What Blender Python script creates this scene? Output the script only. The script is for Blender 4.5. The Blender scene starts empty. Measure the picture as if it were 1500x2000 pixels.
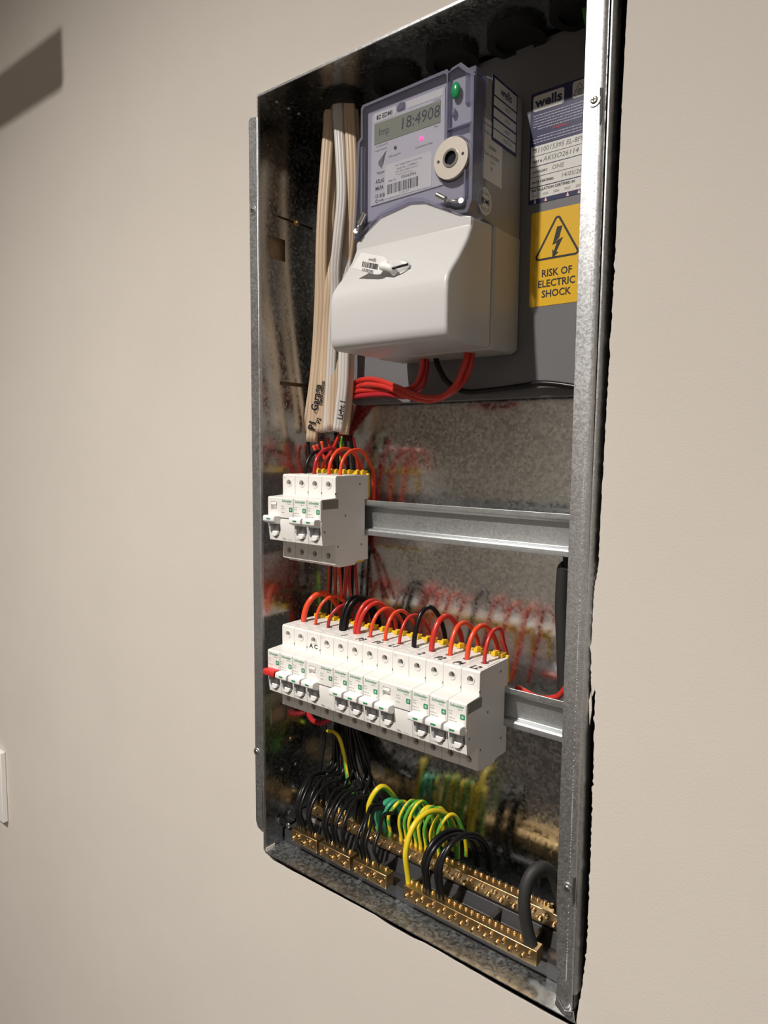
import bpy, bmesh, math, random
from mathutils import Vector, Matrix
random.seed(7)
SC = bpy.context.scene
COL = SC.collection
ZO = 1350.0            # height of the upper breaker row's lower edge above the floor, mm

# ---------------------------------------------------------------- camera
CP = Vector((433.7, -522.4, 111.4))
F = 1330.27
def _basis():
    ya, pi, ro = math.radians(38.3613), math.radians(-5.3703), math.radians(0.46584)
    cy, sy, cp, sp = math.cos(ya), math.sin(ya), math.cos(pi), math.sin(pi)
    f = Vector((-sy*cp, cy*cp, sp)); r = Vector((cy, sy, 0)); u = r.cross(f)
    return math.cos(ro)*r+math.sin(ro)*u, -math.sin(ro)*r+math.cos(ro)*u, f
CR, CU, CF = _basis()
def at(px, py, **k):
    "point in mm on the plane x=, y= or z= seen at a photo position (used for laying out wires at their own depth)"
    d = CF + CR*((px-750)/F) + CU*((1000-py)/F)
    a, v = list(k.items())[0]; i = 'xyz'.index(a)
    return tuple(CP + d*((v-CP[i])/d[i]))
cam = bpy.data.cameras.new('camera'); camo = bpy.data.objects.new('camera', cam); COL.objects.link(camo)
cam.sensor_fit = 'HORIZONTAL'; cam.sensor_width = 36; cam.lens = F/1500*36; cam.clip_start = 0.01
M3 = Matrix((CR, CU, -CF)).transposed()
camo.matrix_world = Matrix.Translation(Vector((CP.x, CP.y, CP.z+ZO))/1000) @ M3.to_4x4()
SC.camera = camo
SC.view_settings.view_transform = 'Standard'; SC.view_settings.look = 'None'
SC.view_settings.exposure = 0.17; SC.view_settings.gamma = 1.0
# ---------------------------------------------------------------- world and lamps
W = bpy.data.worlds.new('world'); SC.world = W; W.use_nodes = True
W.node_tree.nodes['Background'].inputs[0].default_value = (0.9, 0.92, 1.0, 1)
W.node_tree.nodes['Background'].inputs[1].default_value = 0.0
LAMP = (-110, -1250, 1338)
LAMP_W = 228.0
LAMP_C = (1.0, 0.94, 0.875)
FILL_W = 3.5

# ---------------------------------------------------------------- helpers
_cache = {}
class MB:
    def __init__(s): s.v = []; s.f = []; s.m = []; s.sm = []
    def add(s, vs, fs, mi=0, smooth=False):
        o = len(s.v); s.v += [tuple(p) for p in vs]; s.f += [tuple(i+o for i in f) for f in fs]
        s.m += [mi]*len(fs); s.sm += [smooth]*len(fs); return s
    def box(s, x0, x1, y0, y1, z0, z1, mi=0):
        v = [(x, y, z) for x in (x0, x1) for y in (y0, y1) for z in (z0, z1)]
        return s.add(v, [(0,1,3,2),(4,6,7,5),(0,4,5,1),(2,3,7,6),(0,2,6,4),(1,5,7,3)], mi)
    def prism_x(s, prof, x0, x1, mi=0, smooth=False):      # prof: (y, z)
        n = len(prof); v = [(x0, y, z) for y, z in prof]+[(x1, y, z) for y, z in prof]
        return s.add(v, [tuple(range(n))[::-1], tuple(range(n, 2*n))]+[(i, (i+1) % n, n+(i+1) % n, n+i) for i in range(n)], mi, smooth)
    def prism_y(s, prof, y0, y1, mi=0):                    # prof: (x, z)
        n = len(prof); v = [(x, y0, z) for x, z in prof]+[(x, y1, z) for x, z in prof]
        return s.add(v, [tuple(range(n)), tuple(range(n, 2*n))[::-1]]+[(i, n+i, n+(i+1) % n, (i+1) % n) for i in range(n)], mi)
    def cyl(s, c, ax, r, h, n=20, mi=0, r2=None):          # from c along ax
        a = Vector(ax).normalized(); p = a.orthogonal().normalized(); q = a.cross(p); c = Vector(c)
        r2 = r if r2 is None else r2; v = []
        for rr, d in ((r, 0), (r2, h)):
            for i in range(n):
                t = 2*math.pi*i/n; v.append(c+a*d+(p*math.cos(t)+q*math.sin(t))*rr)
        s.add(v, [tuple(range(n))[::-1], tuple(range(n, 2*n))], mi)
        k = len(s.v)-2*n
        s.f += [(k+i, k+(i+1) % n, k+n+(i+1) % n, k+n+i) for i in range(n)]; s.m += [mi]*n; s.sm += [True]*n
        return s
    def ring(s, c, ax, r0, r1, h, n=32, mi=0):
        a = Vector(ax).normalized(); p = a.orthogonal().normalized(); q = a.cross(p); c = Vector(c); v = []
        for rr, d in ((r0, 0), (r1, 0), (r1, h), (r0, h)):
            for i in range(n):
                t = 2*math.pi*i/n; v.append(c+a*d+(p*math.cos(t)+q*math.sin(t))*rr)
        f = []
        for k in range(4):
            for i in range(n): f.append((k*n+i, k*n+(i+1) % n, ((k+1) % 4)*n+(i+1) % n, ((k+1) % 4)*n+i))
        return s.add(v, f, mi)
    def sphere(s, c, r, sc=(1,1,1), n=14, mi=0):
        v = []; f = []
        for j in range(n//2+1):
            a = math.pi*j/(n//2)
            for i in range(n):
                b = 2*math.pi*i/n
                v.append((c[0]+r*sc[0]*math.sin(a)*math.cos(b), c[1]+r*sc[1]*math.sin(a)*math.sin(b), c[2]+r*sc[2]*math.cos(a)))
        for j in range(n//2):
            for i in range(n): f.append((j*n+i, j*n+(i+1) % n, (j+1)*n+(i+1) % n, (j+1)*n+i))
        return s.add(v, f, mi, True)
    def tube(s, pts, r, n=10, ns=7, mats=None, flat=None, wdir=(1,0,0), twist=0.25, phase=0.0):
        P = spline(pts, ns); N = len(P); v = []; f = []
        t0 = (P[1]-P[0]).normalized(); nrm = Vector(wdir) - t0*t0.dot(Vector(wdir))
        nrm = nrm.normalized() if nrm.length > 1e-3 else t0.orthogonal().normalized()
        L = 0; mi = []
        for k, p in enumerate(P):
            t = (P[min(k+1, N-1)]-P[max(k-1, 0)])
            t = t.normalized() if t.length > 1e-6 else t0
            nrm = (nrm - t*t.dot(nrm)).normalized(); b = t.cross(nrm)
            if k: L += (P[k]-P[k-1]).length
            prof = flat if flat else [(r*math.cos(2*math.pi*i/n), r*math.sin(2*math.pi*i/n)) for i in range(n)]
            for (a, c) in prof: v.append(p+nrm*a+b*c)
            if mats:
                sh = int((L*twist/(2*math.pi)+phase) * len(prof))
                if k < N-1: mi += [mats[1] if ((i+sh) % len(prof)) < len(prof)*0.42 else mats[0] for i in range(len(prof))]
            t0 = t
        m = len(flat) if flat else n
        for k in range(N-1):
            for i in range(m): f.append((k*m+i, k*m+(i+1) % m, (k+1)*m+(i+1) % m, (k+1)*m+i))
        s.add(v, f, 0, True)
        if mats: s.m[-len(f):] = mi
        o = len(s.v)-len(v)
        s.f += [tuple(o+i for i in range(m))[::-1], tuple(o+(N-1)*m+i for i in range(m))]; s.m += [0, 0]; s.sm += [False, False]
        return s
    def mesh(s, name, mats, org=(0,0,0)):
        me = bpy.data.meshes.new(name)
        me.from_pydata([((x-org[0])/1000, (y-org[1])/1000, (z-org[2])/1000) for x, y, z in s.v], [], s.f)
        for m in mats: me.materials.append(m)
        me.polygons.foreach_set('material_index', s.m); me.polygons.foreach_set('use_smooth', s.sm)
        bm = bmesh.new(); bm.from_mesh(me); bmesh.ops.recalc_face_normals(bm, faces=bm.faces); bm.to_mesh(me); bm.free()
        me.update(); return me
    def build(s, name, mats, parent=None, bevel=0, seg=2):
        if not isinstance(mats, (list, tuple)): mats = [mats]
        if parent is None:
            xs, ys, zs = zip(*s.v); org = ((min(xs)+max(xs))/2, (min(ys)+max(ys))/2, min(zs))
        else: org = ORG[parent.name]
        o = bpy.data.objects.new(name, s.mesh(name, mats, org)); COL.objects.link(o); ORG[o.name] = org
        if parent is None: o.location = (org[0]/1000, org[1]/1000, (org[2]+ZO)/1000)
        else: o.parent = parent
        if bevel:
            b = o.modifiers.new('bevel', 'BEVEL'); b.width = bevel/1000; b.segments = seg; b.limit_method = 'ANGLE'; b.angle_limit = math.radians(35)
            b.harden_normals = False
            for p in o.data.polygons: p.use_smooth = True
            o.data.set_sharp_from_angle(angle=math.radians(50))
        return o
ORG = {}
def spline(pts, ns):
    P = [Vector(p) for p in pts]
    if len(P) < 3: return [P[0].lerp(P[1], i/4) for i in range(5)]
    Q = [P[0]*2-P[1]]+P+[P[-1]*2-P[-2]]; out = []
    for i in range(1, len(Q)-2):
        a, b, c, d = Q[i-1], Q[i], Q[i+1], Q[i+2]
        for k in range(ns):
            t = k/ns
            out.append(0.5*((2*b)+(c-a)*t+(2*a-5*b+4*c-d)*t*t+(3*b-3*c+d-a)*t**3))
    out.append(P[-1]); return out
def tag(o, label=None, cat=None, group=None, kind=None):
    if label: o['label'] = label
    if cat: o['category'] = cat
    if group: o['group'] = group
    if kind: o['kind'] = kind
    return o
def thing(name, loc, label, cat, group=None):
    o = bpy.data.objects.new(name, None); COL.objects.link(o); o.empty_display_size = 0.01
    o.location = (loc[0]/1000, loc[1]/1000, (loc[2]+ZO)/1000); ORG[o.name] = tuple(loc)
    return tag(o, label, cat, group)
def struct(name, mb, mats, bevel=0): return tag(mb.build(name, mats, None, bevel), kind='structure')
def copy_tree(o, parent=None):
    c = o.copy(); COL.objects.link(c); ORG[c.name] = ORG[o.name]
    if parent: c.parent = parent; c.matrix_parent_inverse = o.matrix_parent_inverse.copy()
    for ch in list(o.children): copy_tree(ch, c)
    return c
def textm(s, size, O, right, up, mat, name, parent, shear=0.0, align='CENTER', bold=0.0, stretch=1.0, label=None, depth=0.05):
    "lettering as a thin mesh: size is the letter height in mm, O the anchor in mm"
    cu = bpy.data.curves.new('lettering', 'FONT'); cu.body = s; cu.size = 1; cu.align_x = align; cu.align_y = 'CENTER'
    cu.shear = shear; cu.offset = bold; cu.resolution_u = 2; cu.extrude = 0.0
    t = bpy.data.objects.new('lettering', cu); COL.objects.link(t)
    dg = bpy.context.evaluated_depsgraph_get(); dg.update()
    me = bpy.data.meshes.new_from_object(t.evaluated_get(dg)); bpy.data.objects.remove(t); bpy.data.curves.remove(cu)
    R_, U_ = Vector(right).normalized(), Vector(up).normalized(); n = R_.cross(U_).normalized(); O = Vector(O); k = size/0.72
    mb = MB(); mb.add([O+R_*(v.co.x*k*stretch)+U_*(v.co.y*k)+n*depth for v in me.vertices], [tuple(p.vertices) for p in me.polygons])
    bpy.data.meshes.remove(me)
    me = bpy.data.meshes.new(name); org = ORG[parent.name]
    me.from_pydata([tuple((Vector(v)-Vector(org))/1000) for v in mb.v], [], mb.f); me.materials.append(mat)
    o = bpy.data.objects.new(name, me); COL.objects.link(o); o.parent = parent; ORG[o.name] = org
    if label: o['label'] = label
    return o
def boolean(o, cutter_mb, op='DIFFERENCE'):
    "cut real holes: applied at once, the cutter is thrown away"
    cme = cutter_mb.mesh('cut', [], ORG[o.name]); c = bpy.data.objects.new('cut', cme); COL.objects.link(c)
    c.parent = o.parent; mods = [(m.width, m.segments) for m in o.modifiers if m.type == 'BEVEL']
    for m in list(o.modifiers): o.modifiers.remove(m)
    if not o.parent: c.location = o.location
    b = o.modifiers.new('b', 'BOOLEAN'); b.operation = op; b.object = c; b.solver = 'EXACT'
    dg = bpy.context.evaluated_depsgraph_get(); dg.update()
    me = bpy.data.meshes.new_from_object(o.evaluated_get(dg)); o.modifiers.clear(); old = o.data; o.data = me
    bpy.data.objects.remove(c); bpy.data.meshes.remove(cme); bpy.data.meshes.remove(old)
    for p in me.polygons: p.use_smooth = True
    me.set_sharp_from_angle(angle=math.radians(35))
    for w, s in mods:
        m = o.modifiers.new('bevel', 'BEVEL'); m.width = w; m.segments = s; m.limit_method = 'ANGLE'; m.angle_limit = math.radians(40)

# ---------------------------------------------------------------- materials
def mat(name, col, rough=0.5, metal=0.0, spec=0.5, coat=0.0, bump=0.0, bscale=200.0, var=0.0, vscale=50.0, emit=None):
    m = bpy.data.materials.new(name); m.use_nodes = True; nt = m.node_tree; b = nt.nodes['Principled BSDF']
    b.inputs['Base Color'].default_value = (*col, 1); b.inputs['Roughness'].default_value = rough
    b.inputs['Metallic'].default_value = metal; b.inputs['Specular IOR Level'].default_value = spec; b.inputs['Coat Weight'].default_value = coat
    tc = nt.nodes.new('ShaderNodeTexCoord')
    if var:
        n = nt.nodes.new('ShaderNodeTexNoise'); n.inputs['Scale'].default_value = vscale; n.inputs['Detail'].default_value = 4
        nt.links.new(tc.outputs['Object'], n.inputs['Vector'])
        r = nt.nodes.new('ShaderNodeValToRGB'); r.color_ramp.elements[0].position = .3; r.color_ramp.elements[1].position = .7
        r.color_ramp.elements[0].color = (*[c*(1-var) for c in col], 1); r.color_ramp.elements[1].color = (*[min(1, c*(1+var)) for c in col], 1)
        nt.links.new(n.outputs['Fac'], r.inputs['Fac']); nt.links.new(r.outputs['Color'], b.inputs['Base Color'])
    if bump:
        n = nt.nodes.new('ShaderNodeTexNoise'); n.inputs['Scale'].default_value = bscale; n.inputs['Detail'].default_value = 3
        nt.links.new(tc.outputs['Object'], n.inputs['Vector'])
        bp = nt.nodes.new('ShaderNodeBump'); bp.inputs['Strength'].default_value = bump; bp.inputs['Distance'].default_value = 0.0005
        nt.links.new(n.outputs['Fac'], bp.inputs['Height']); nt.links.new(bp.outputs['Normal'], b.inputs['Normal'])
    if emit:
        b.inputs['Emission Color'].default_value = (*emit[0], 1); b.inputs['Emission Strength'].default_value = emit[1]
    return m
def galv(name, col=(0.5, 0.51, 0.51), rough=0.2, dr=0.22, spangle=260.0, var=0.35, scratch=False):
    "zinc-coated sheet: crystal spangle in colour and gloss, broad dull patches"
    m = bpy.data.materials.new(name); m.use_nodes = True; nt = m.node_tree; b = nt.nodes['Principled BSDF']; L = nt.links.new
    b.inputs['Metallic'].default_value = 1
    tc = nt.nodes.new('ShaderNodeTexCoord')
    vo = nt.nodes.new('ShaderNodeTexVoronoi'); vo.inputs['Scale'].default_value = spangle; L(tc.outputs['Object'], vo.inputs['Vector'])
    no = nt.nodes.new('ShaderNodeTexNoise'); no.inputs['Scale'].default_value = 14; no.inputs['Detail'].default_value = 6; L(tc.outputs['Object'], no.inputs['Vector'])
    sp = nt.nodes.new('ShaderNodeSeparateColor'); L(vo.outputs['Color'], sp.inputs[0])
    mx = nt.nodes.new('ShaderNodeMath'); mx.operation = 'MULTIPLY_ADD'; L(sp.outputs[0], mx.inputs[0]); mx.inputs[1].default_value = 0.5; 
    hf = nt.nodes.new('ShaderNodeMath'); hf.operation = 'MULTIPLY'; L(no.outputs['Fac'], hf.inputs[0]); hf.inputs[1].default_value = 0.5; L(hf.outputs[0], mx.inputs[2])
    r = nt.nodes.new('ShaderNodeValToRGB'); L(mx.outputs[0], r.inputs['Fac'])
    r.color_ramp.elements[0].position = .2; r.color_ramp.elements[1].position = .8
    r.color_ramp.elements[0].color = (*[c*(1-var) for c in col], 1); r.color_ramp.elements[1].color = (*[min(1, c*(1+var)) for c in col], 1)
    L(r.outputs['Color'], b.inputs['Base Color'])
    mr = nt.nodes.new('ShaderNodeMapRange'); L(mx.outputs[0], mr.inputs['Value']); mr.inputs['From Min'].default_value = .2; mr.inputs['From Max'].default_value = .8
    mr.inputs['To Min'].default_value = rough; mr.inputs['To Max'].default_value = rough+dr; L(mr.outputs[0], b.inputs['Roughness'])
    n2 = nt.nodes.new('ShaderNodeTexNoise'); n2.inputs['Scale'].default_value = 9; n2.inputs['Detail'].default_value = 2; L(tc.outputs['Object'], n2.inputs['Vector'])
    bp = nt.nodes.new('ShaderNodeBump'); bp.inputs['Strength'].default_value = .12; bp.inputs['Distance'].default_value = 0.001; L(n2.outputs['Fac'], bp.inputs['Height'])
    L(bp.outputs['Normal'], b.inputs['Normal'])
    return m
def glassy(name, tint, gloss_rough=0.08, milky=0.12, mcol=(0.5, 0.5, 0.62)):
    "thin clear moulding: tinted see-through, surface gloss, slightly milky body"
    m = bpy.data.materials.new(name); m.use_nodes = True; nt = m.node_tree; nt.nodes.clear(); L = nt.links.new
    out = nt.nodes.new('ShaderNodeOutputMaterial'); tr = nt.nodes.new('ShaderNodeBsdfTransparent'); tr.inputs[0].default_value = (*tint, 1)
    gl = nt.nodes.new('ShaderNodeBsdfGlossy'); gl.inputs['Roughness'].default_value = gloss_rough
    df = nt.nodes.new('ShaderNodeBsdfDiffuse'); df.inputs[0].default_value = (*mcol, 1)
    fr = nt.nodes.new('ShaderNodeFresnel'); fr.inputs[0].default_value = 1.45
    a = nt.nodes.new('ShaderNodeMixShader'); a.inputs[0].default_value = milky; L(tr.outputs[0], a.inputs[1]); L(df.outputs[0], a.inputs[2])
    ge = nt.nodes.new('ShaderNodeNewGeometry'); iv = nt.nodes.new('ShaderNodeMath'); iv.operation = 'SUBTRACT'; iv.inputs[0].default_value = 1; L(ge.outputs['Backfacing'], iv.inputs[1])
    mu = nt.nodes.new('ShaderNodeMath'); mu.operation = 'MULTIPLY'; L(fr.outputs[0], mu.inputs[0]); L(iv.outputs[0], mu.inputs[1])
    b = nt.nodes.new('ShaderNodeMixShader'); L(mu.outputs[0], b.inputs[0]); L(a.outputs[0], b.inputs[1]); L(gl.outputs[0], b.inputs[2])
    L(b.outputs[0], out.inputs[0]); return m

M = dict(
 plaster=mat('plaster', (0.625, 0.585, 0.535), 0.85, spec=0.2, bump=0.25, bscale=900, var=0.02, vscale=8),
 gypsum=mat('gypsum_core', (0.62, 0.58, 0.52), 0.95, spec=0.1, bump=0.8, bscale=700),
 ceiling=mat('ceiling_paint', (0.75, 0.73, 0.69), 0.9, spec=0.2),
 floor=mat('floor_boards', (0.035, 0.03, 0.027), 0.6, spec=0.3, var=0.3, vscale=6),
 cavity=mat('cavity_shade', (0.02, 0.018, 0.016), 0.95, spec=0.05),  # shade of the gap put into the colour
 timber=mat('timber', (0.45, 0.32, 0.20), 0.8, var=0.25, vscale=30),
 galv=galv('galvanised_sheet', (0.44,0.45,0.45), rough=0.14, dr=0.16, spangle=420, var=0.2),
 galv_back=galv('galvanised_back', (0.70,0.71,0.70), rough=0.11, dr=0.14, spangle=380, var=0.22),
 galv_lip=galv('galvanised_lip', (0.66, 0.68, 0.70), 0.36, 0.12, 800, 0.12),
 galv_floor=galv('galvanised_floor', (0.5, 0.52, 0.54), 0.34, 0.2, 420, 0.2),
 rail=galv('rail_zinc', (0.50, 0.52, 0.53), 0.47, 0.08, 700, 0.08),
 greypaint=mat('grey_paint', (0.165, 0.165, 0.175), 0.42, bump=0.06, bscale=1200),
 white=mat('white_plastic', (0.80, 0.79, 0.76), 0.36, bump=0.04, bscale=2500),
 white2=mat('white_lever', (0.86, 0.86, 0.85), 0.28),
 cover=mat('cover_plastic', (0.60, 0.60, 0.60), 0.33, bump=0.05, bscale=2500),
 meterbase=mat('meter_base_plastic', (0.36, 0.345, 0.32), 0.45),
 barrel=mat('grey_clear_plastic', (0.42, 0.42, 0.43), 0.15, coat=0.5),
 dark=mat('dark_slot', (0.03, 0.03, 0.03), 0.6),
 greyslot=mat('grey_slot', (0.25, 0.24, 0.22), 0.6),
 rubber=mat('black_rubber', (0.012, 0.012, 0.012), 0.55),
 blackpl=mat('black_plastic', (0.025, 0.025, 0.028), 0.4, bump=0.1, bscale=600),
 yellow=mat('yellow_plastic', (0.80, 0.52, 0.02), 0.4),
 green=mat('green_print', (0.01, 0.25, 0.10), 0.5),
 greenbtn=mat('green_button', (0.01, 0.28, 0.09), 0.25, coat=0.5),
 redlever=mat('red_plastic', (0.62, 0.03, 0.03), 0.3),
 ink=mat('black_ink', (0.012, 0.012, 0.014), 0.55),
 greyink=mat('grey_ink', (0.17, 0.17, 0.17), 0.6),
 pinkink=mat('red_grey_ink', (0.45, 0.18, 0.16), 0.6),
 navy=mat('navy_print', (0.022, 0.022, 0.095), 0.35),
 paper=mat('label_paper', (0.74, 0.73, 0.70), 0.4),
 redink=mat('red_print', (0.5, 0.02, 0.03), 0.5),
 signyel=mat('sign_yellow', (0.80, 0.47, 0.01), 0.4),
 lcd=mat('lcd_glass', (0.27, 0.30, 0.21), 0.3),
 steel=mat('steel_screw', (0.62, 0.61, 0.58), 0.25, 1.0),
 dsteel=mat('terminal_screw_steel', (0.30, 0.29, 0.27), 0.4, 1.0),
 port=mat('port_plate', (0.66, 0.60, 0.53), 0.35, 0.3),
 brass=mat('brass', (0.62, 0.44, 0.22), 0.34, 1.0, bump=0.1, bscale=900, var=0.15, vscale=90),
 brasscrew=mat('brass_screw', (0.85, 0.62, 0.34), 0.2, 1.0),
 red=mat('red_pvc', (0.58, 0.035, 0.025), 0.28),
 orange=mat('orange_red_pvc', (0.78, 0.075, 0.025), 0.28),
 darkred=mat('dark_red_pvc', (0.42, 0.02, 0.03), 0.28),
 black=mat('black_pvc', (0.008, 0.008, 0.009), 0.3, spec=0.35),
 sheath=mat('matt_black_sheath', (0.022, 0.022, 0.022), 0.6),
 beige=mat('beige_pvc', (0.62, 0.47, 0.33), 0.45),
 whitepvc=mat('white_pvc', (0.66, 0.63, 0.60), 0.42),
 gyel=mat('earth_yellow', (0.72, 0.55, 0.02), 0.32),
 ggrn=mat('earth_green', (0.09, 0.34, 0.04), 0.32),
 green2=mat('earth_all_green', (0.04, 0.30, 0.16), 0.32),
 led=mat('red_led', (0.5, 0.02, 0.1), 0.4, emit=((1.0, 0.06, 0.25), 2.2)),
 lampglow=mat('lamp_glow', (0.9, 0.9, 0.9), 0.4, emit=((1.0, 0.85, 0.7), 4.0)),
 clear=glassy('clear_cover', (0.91, 0.91, 0.94), 0.05, 0.04),
 clearedge=glassy('clear_cover_edge', (0.60, 0.60, 0.72), 0.12, 0.35, (0.38, 0.38, 0.48)),
)

# ================================================================= SETTING
WY = -55.0
rnd = random.Random(3)
def hole_outline():
    pts = []
    # clockwise from the top left; the right edge is broken plaster
    pts += [(-97, 449.5), (100, 449.5), (259, 449.5)]
    base = [(450, 263), (403, 262.3), (340, 261.5), (235, 260.8), (153, 259.2), (68, 257.6), (30, 257.6), (12, 255.0), (-8, 254.5), (-30, 254.2), (-52, 255.2), (-60, 258.5), (-120, 259.3), (-197, 259.7), (-250, 259.8), (-266, 259.0), (-285, 257.6), (-303, 255.5), (-322, 254.0)]
    z = 446
    while z > -320:
        for k in range(len(base)-1):
            if base[k][0] >= z >= base[k+1][0]:
                t = (base[k][0]-z)/(base[k][0]-base[k+1][0]); x = base[k][1]*(1-t)+base[k+1][1]*t; break
        amp = 0.12 if z > 250 else (0.35 if z > 20 else 0.45)
        pts.append((x+rnd.uniform(-amp, amp)*(2.2 if rnd.random() < .12 else 1), z)); z -= rnd.uniform(1.6, 3.4)
    x = 252
    while x > -90:
        pts.append((x, -326.4+1.0*math.sin(x*0.021)+rnd.uniform(-.25, .25)-(1.6 if 60 < x < 110 else 0))); x -= rnd.uniform(6, 12)
    pts += [(-91, -324.5), (-93, -317), (-97, -314), (-97, 0)]
    return pts
def build_wall():
    hp = hole_outline(); bm = bmesh.new()
    def loop(pts):
        vs = [bm.verts.new((x, WY, z)) for x, z in pts]
        return vs, [bm.edges.new((vs[i], vs[(i+1) % len(vs)])) for i in range(len(vs))]
    ov, oe = loop([(-2600, ZO), (2300, ZO), (2300, -ZO), (-2600, -ZO)]); hv, he = loop(hp)
    bmesh.ops.triangle_fill(bm, use_beauty=True, edges=oe+he)
    for f in bm.faces:
        f.normal_update()
        if f.normal.y > 0: f.normal_flip()
    # chamfered lip then the plasterboard thickness
    cx, cz = 80, 60
    r1 = [bm.verts.new((v.co.x, WY+1.0, v.co.z)) for v in hv]
    # the cut is broken away behind the paper face along the bottom and the right
    r2 = [bm.verts.new((v.co.x+(3.5 if v.co.x > 250 else 0)+rnd.uniform(-.4, .4), WY+12, v.co.z-(9 if v.co.z < -320 else 0))) for v in hv]
    n = len(hv)
    for i in range(n):
        j = (i+1) % n
        for a, b in ((hv, r1), (r1, r2)):
            f = bm.faces.new((a[i], a[j], b[j], b[i])); f.material_index = 1
    me = bpy.data.meshes.new('wall_back')
    for v in bm.verts: v.co = Vector((v.co.x/1000, v.co.y/1000, (v.co.z+ZO)/1000))
    bm.to_mesh(me); bm.free(); me.materials.append(M['plaster']); me.materials.append(M['gypsum'])
    o = bpy.data.objects.new('wall_back', me); COL.objects.link(o); o['kind'] = 'structure'; ORG['wall_back'] = (0, 0, -ZO)
build_wall()
struct('floor', MB().box(-2600, 2300, -3400, -55, -ZO-40, -ZO), M['floor'])
struct('ceiling', MB().box(-2600, 2300, -3400, -55, ZO, ZO+40), M['ceiling'])
struct('wall_left', MB().box(-2640, -2600, -3400, -55, -ZO, ZO), M['plaster'])
struct('wall_right', MB().box(2300, 2340, -3400, -55, -ZO, ZO), M['plaster'])
struct('wall_front', MB().box(-2600, 2300, -3440, -3400, -ZO, ZO), M['plaster'])
struct('trim_2', MB().prism_y([(254.3, -6), (256.8, 2), (259, -10), (258.5, -24), (260.2, -40), (258.8, -58), (256.2, -66), (254.8, -54), (256.2, -42), (254.0, -30), (255.6, -18)], -54.4, -52.6).prism_y([(253.6, -70), (255.2, -62), (256.0, -76), (254.8, -88)], -53.6, -52.4), M['gypsum'])
# framing behind the plasterboard; near-black panels stand in for the cavity's shade
struct('wall_cavity', MB().box(-420, 620, 62, 66, -700, 800).box(-424, -420, -42, 66, -700, 800).box(620, 624, -42, 66, -700, 800)
       .box(-420, 620, -42, 66, 800, 804).box(-420, 620, -42, 66, -704, -700), M['cavity'])
struct('trim_1', MB().box(-146, -101, -42, 48, -700, 800), M['timber'])

# ================================================================= ENCLOSURE
XL, XR, YF, YB, ZB, ZT = -94.0, 250.0, -56.0, 45.0, -320.0, 448.5
enc = thing('electrical_enclosure', (80, 0, ZB), 'tall galvanised steel switchboard enclosure recessed open-fronted in the beige plaster wall', 'electrical enclosure')
MB().box(XL-1, XR+1, YB, YB+1.2, ZB-1, ZT+1).build('back_panel', M['galv_back'], enc)
MB().box(XL, XR, YF, YB, ZT, ZT+1).build('top_panel', M['galv'], enc)
# left side with its punched openings
def holed_panel(x0, x1, ya, yb, za, zb, holes):
    mb = MB(); ys = sorted({ya, yb, *[h[0] for h in holes], *[h[1] for h in holes]}); zs = sorted({za, zb, *[h[2] for h in holes], *[h[3] for h in holes]})
    for i in range(len(ys)-1):
        for j in range(len(zs)-1):
            cy, cz = (ys[i]+ys[i+1])/2, (zs[j]+zs[j+1])/2
            if any(h[0] < cy < h[1] and h[2] < cz < h[3] for h in holes): continue
            mb.box(x0, x1, ys[i], ys[i+1], zs[j], zs[j+1])
    return mb
holes = [(-44.5, -22.3, 300.5, 322), (-32, -10, 342.0, 344.2), (-3.5, 18, 342.0, 344.2), (-31, 10, 175.5, 179.3), (-32, 7, -44.2, -39.7), (-47, -23.6, -185, -165.4), (-33, -2.8, -210.5, -205.7)]
holed_panel(XL-1, XL, YF, YB, ZB, ZT, holes).build('side_panel', M['galv'], enc)
MB().box(XR, XR+1, YF, YB, ZB, ZT).build('side_panel', M['galv'], enc)
MB().box(XL, XR+1.5, YF-0.6, YB, ZB-1, ZB).build('bottom_panel', M['galv_floor'], enc)
# folded front lips
MB().box(XL-0.2, XR, YF-1.2, YF, ZT-0.4, ZT+1.6).build('top_rim', M['galv_lip'], enc)
MB().prism_y([(-107, 428.5), (-104, 431.5), (-97, 430), (-94.6, 429.5), (-94.6, -250), (-95.6, -252), (-95.8, -293), (-98.5, -297), (-103, -296), (-106.3, -289)], -58.2, -57.2).build('left_lip', M['galv_lip'], enc, 0.4)
MB().box(-94.9, -93.6, -57.6, -55, -318, 449).build('left_rim', M['galv_lip'], enc)
lip = [(236.2, -57.0), (236.0, -58.1), (246.2, -58.3), (248.6, -58.0), (250.2, -56.8), (251.0, -54.5), (251.4, -46), (250.2, -46), (250.0, -54.0), (249.2, -56.0), (247.6, -57.0)]
lm = MB(); n = len(lip); zz = [-313, -296, -262, -230, 449]; v = []
for z in zz: v += [(x+(2.2 if z < -290 else (1.2 if z < -250 else 0))*(1 if x < 240 else 0), y, z) for x, y in lip]
lf = [tuple(range(n))[::-1], tuple(range((len(zz)-1)*n, len(zz)*n))]
for k in range(len(zz)-1): lf += [(k*n+i, k*n+(i+1) % n, (k+1)*n+(i+1) % n, (k+1)*n+i) for i in range(n)]
lm.add(v, lf); ro = lm.build('right_lip', M['galv_lip'], enc, 0.3)
sp_ = [(251.6, -56.2), (252.8, -56.0), (254.4, -54.0), (254.9, -52.0), (255.0, -46), (254.0, -46), (253.9, -51.2), (252.0, -54.8)]
v = []; zz = [-300, -200, -60, 60, 200, 449]
for z, dx in zip(zz, (-1.6, -1.0, -1.6, -.6, .3, .8)): v += [(x+dx, y, z) for x, y in sp_]
lf = [tuple(range(8))[::-1], tuple(range(40, 48))]
for k in range(5): lf += [(k*8+i, k*8+(i+1) % 8, (k+1)*8+(i+1) % 8, (k+1)*8+i) for i in range(8)]
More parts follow.
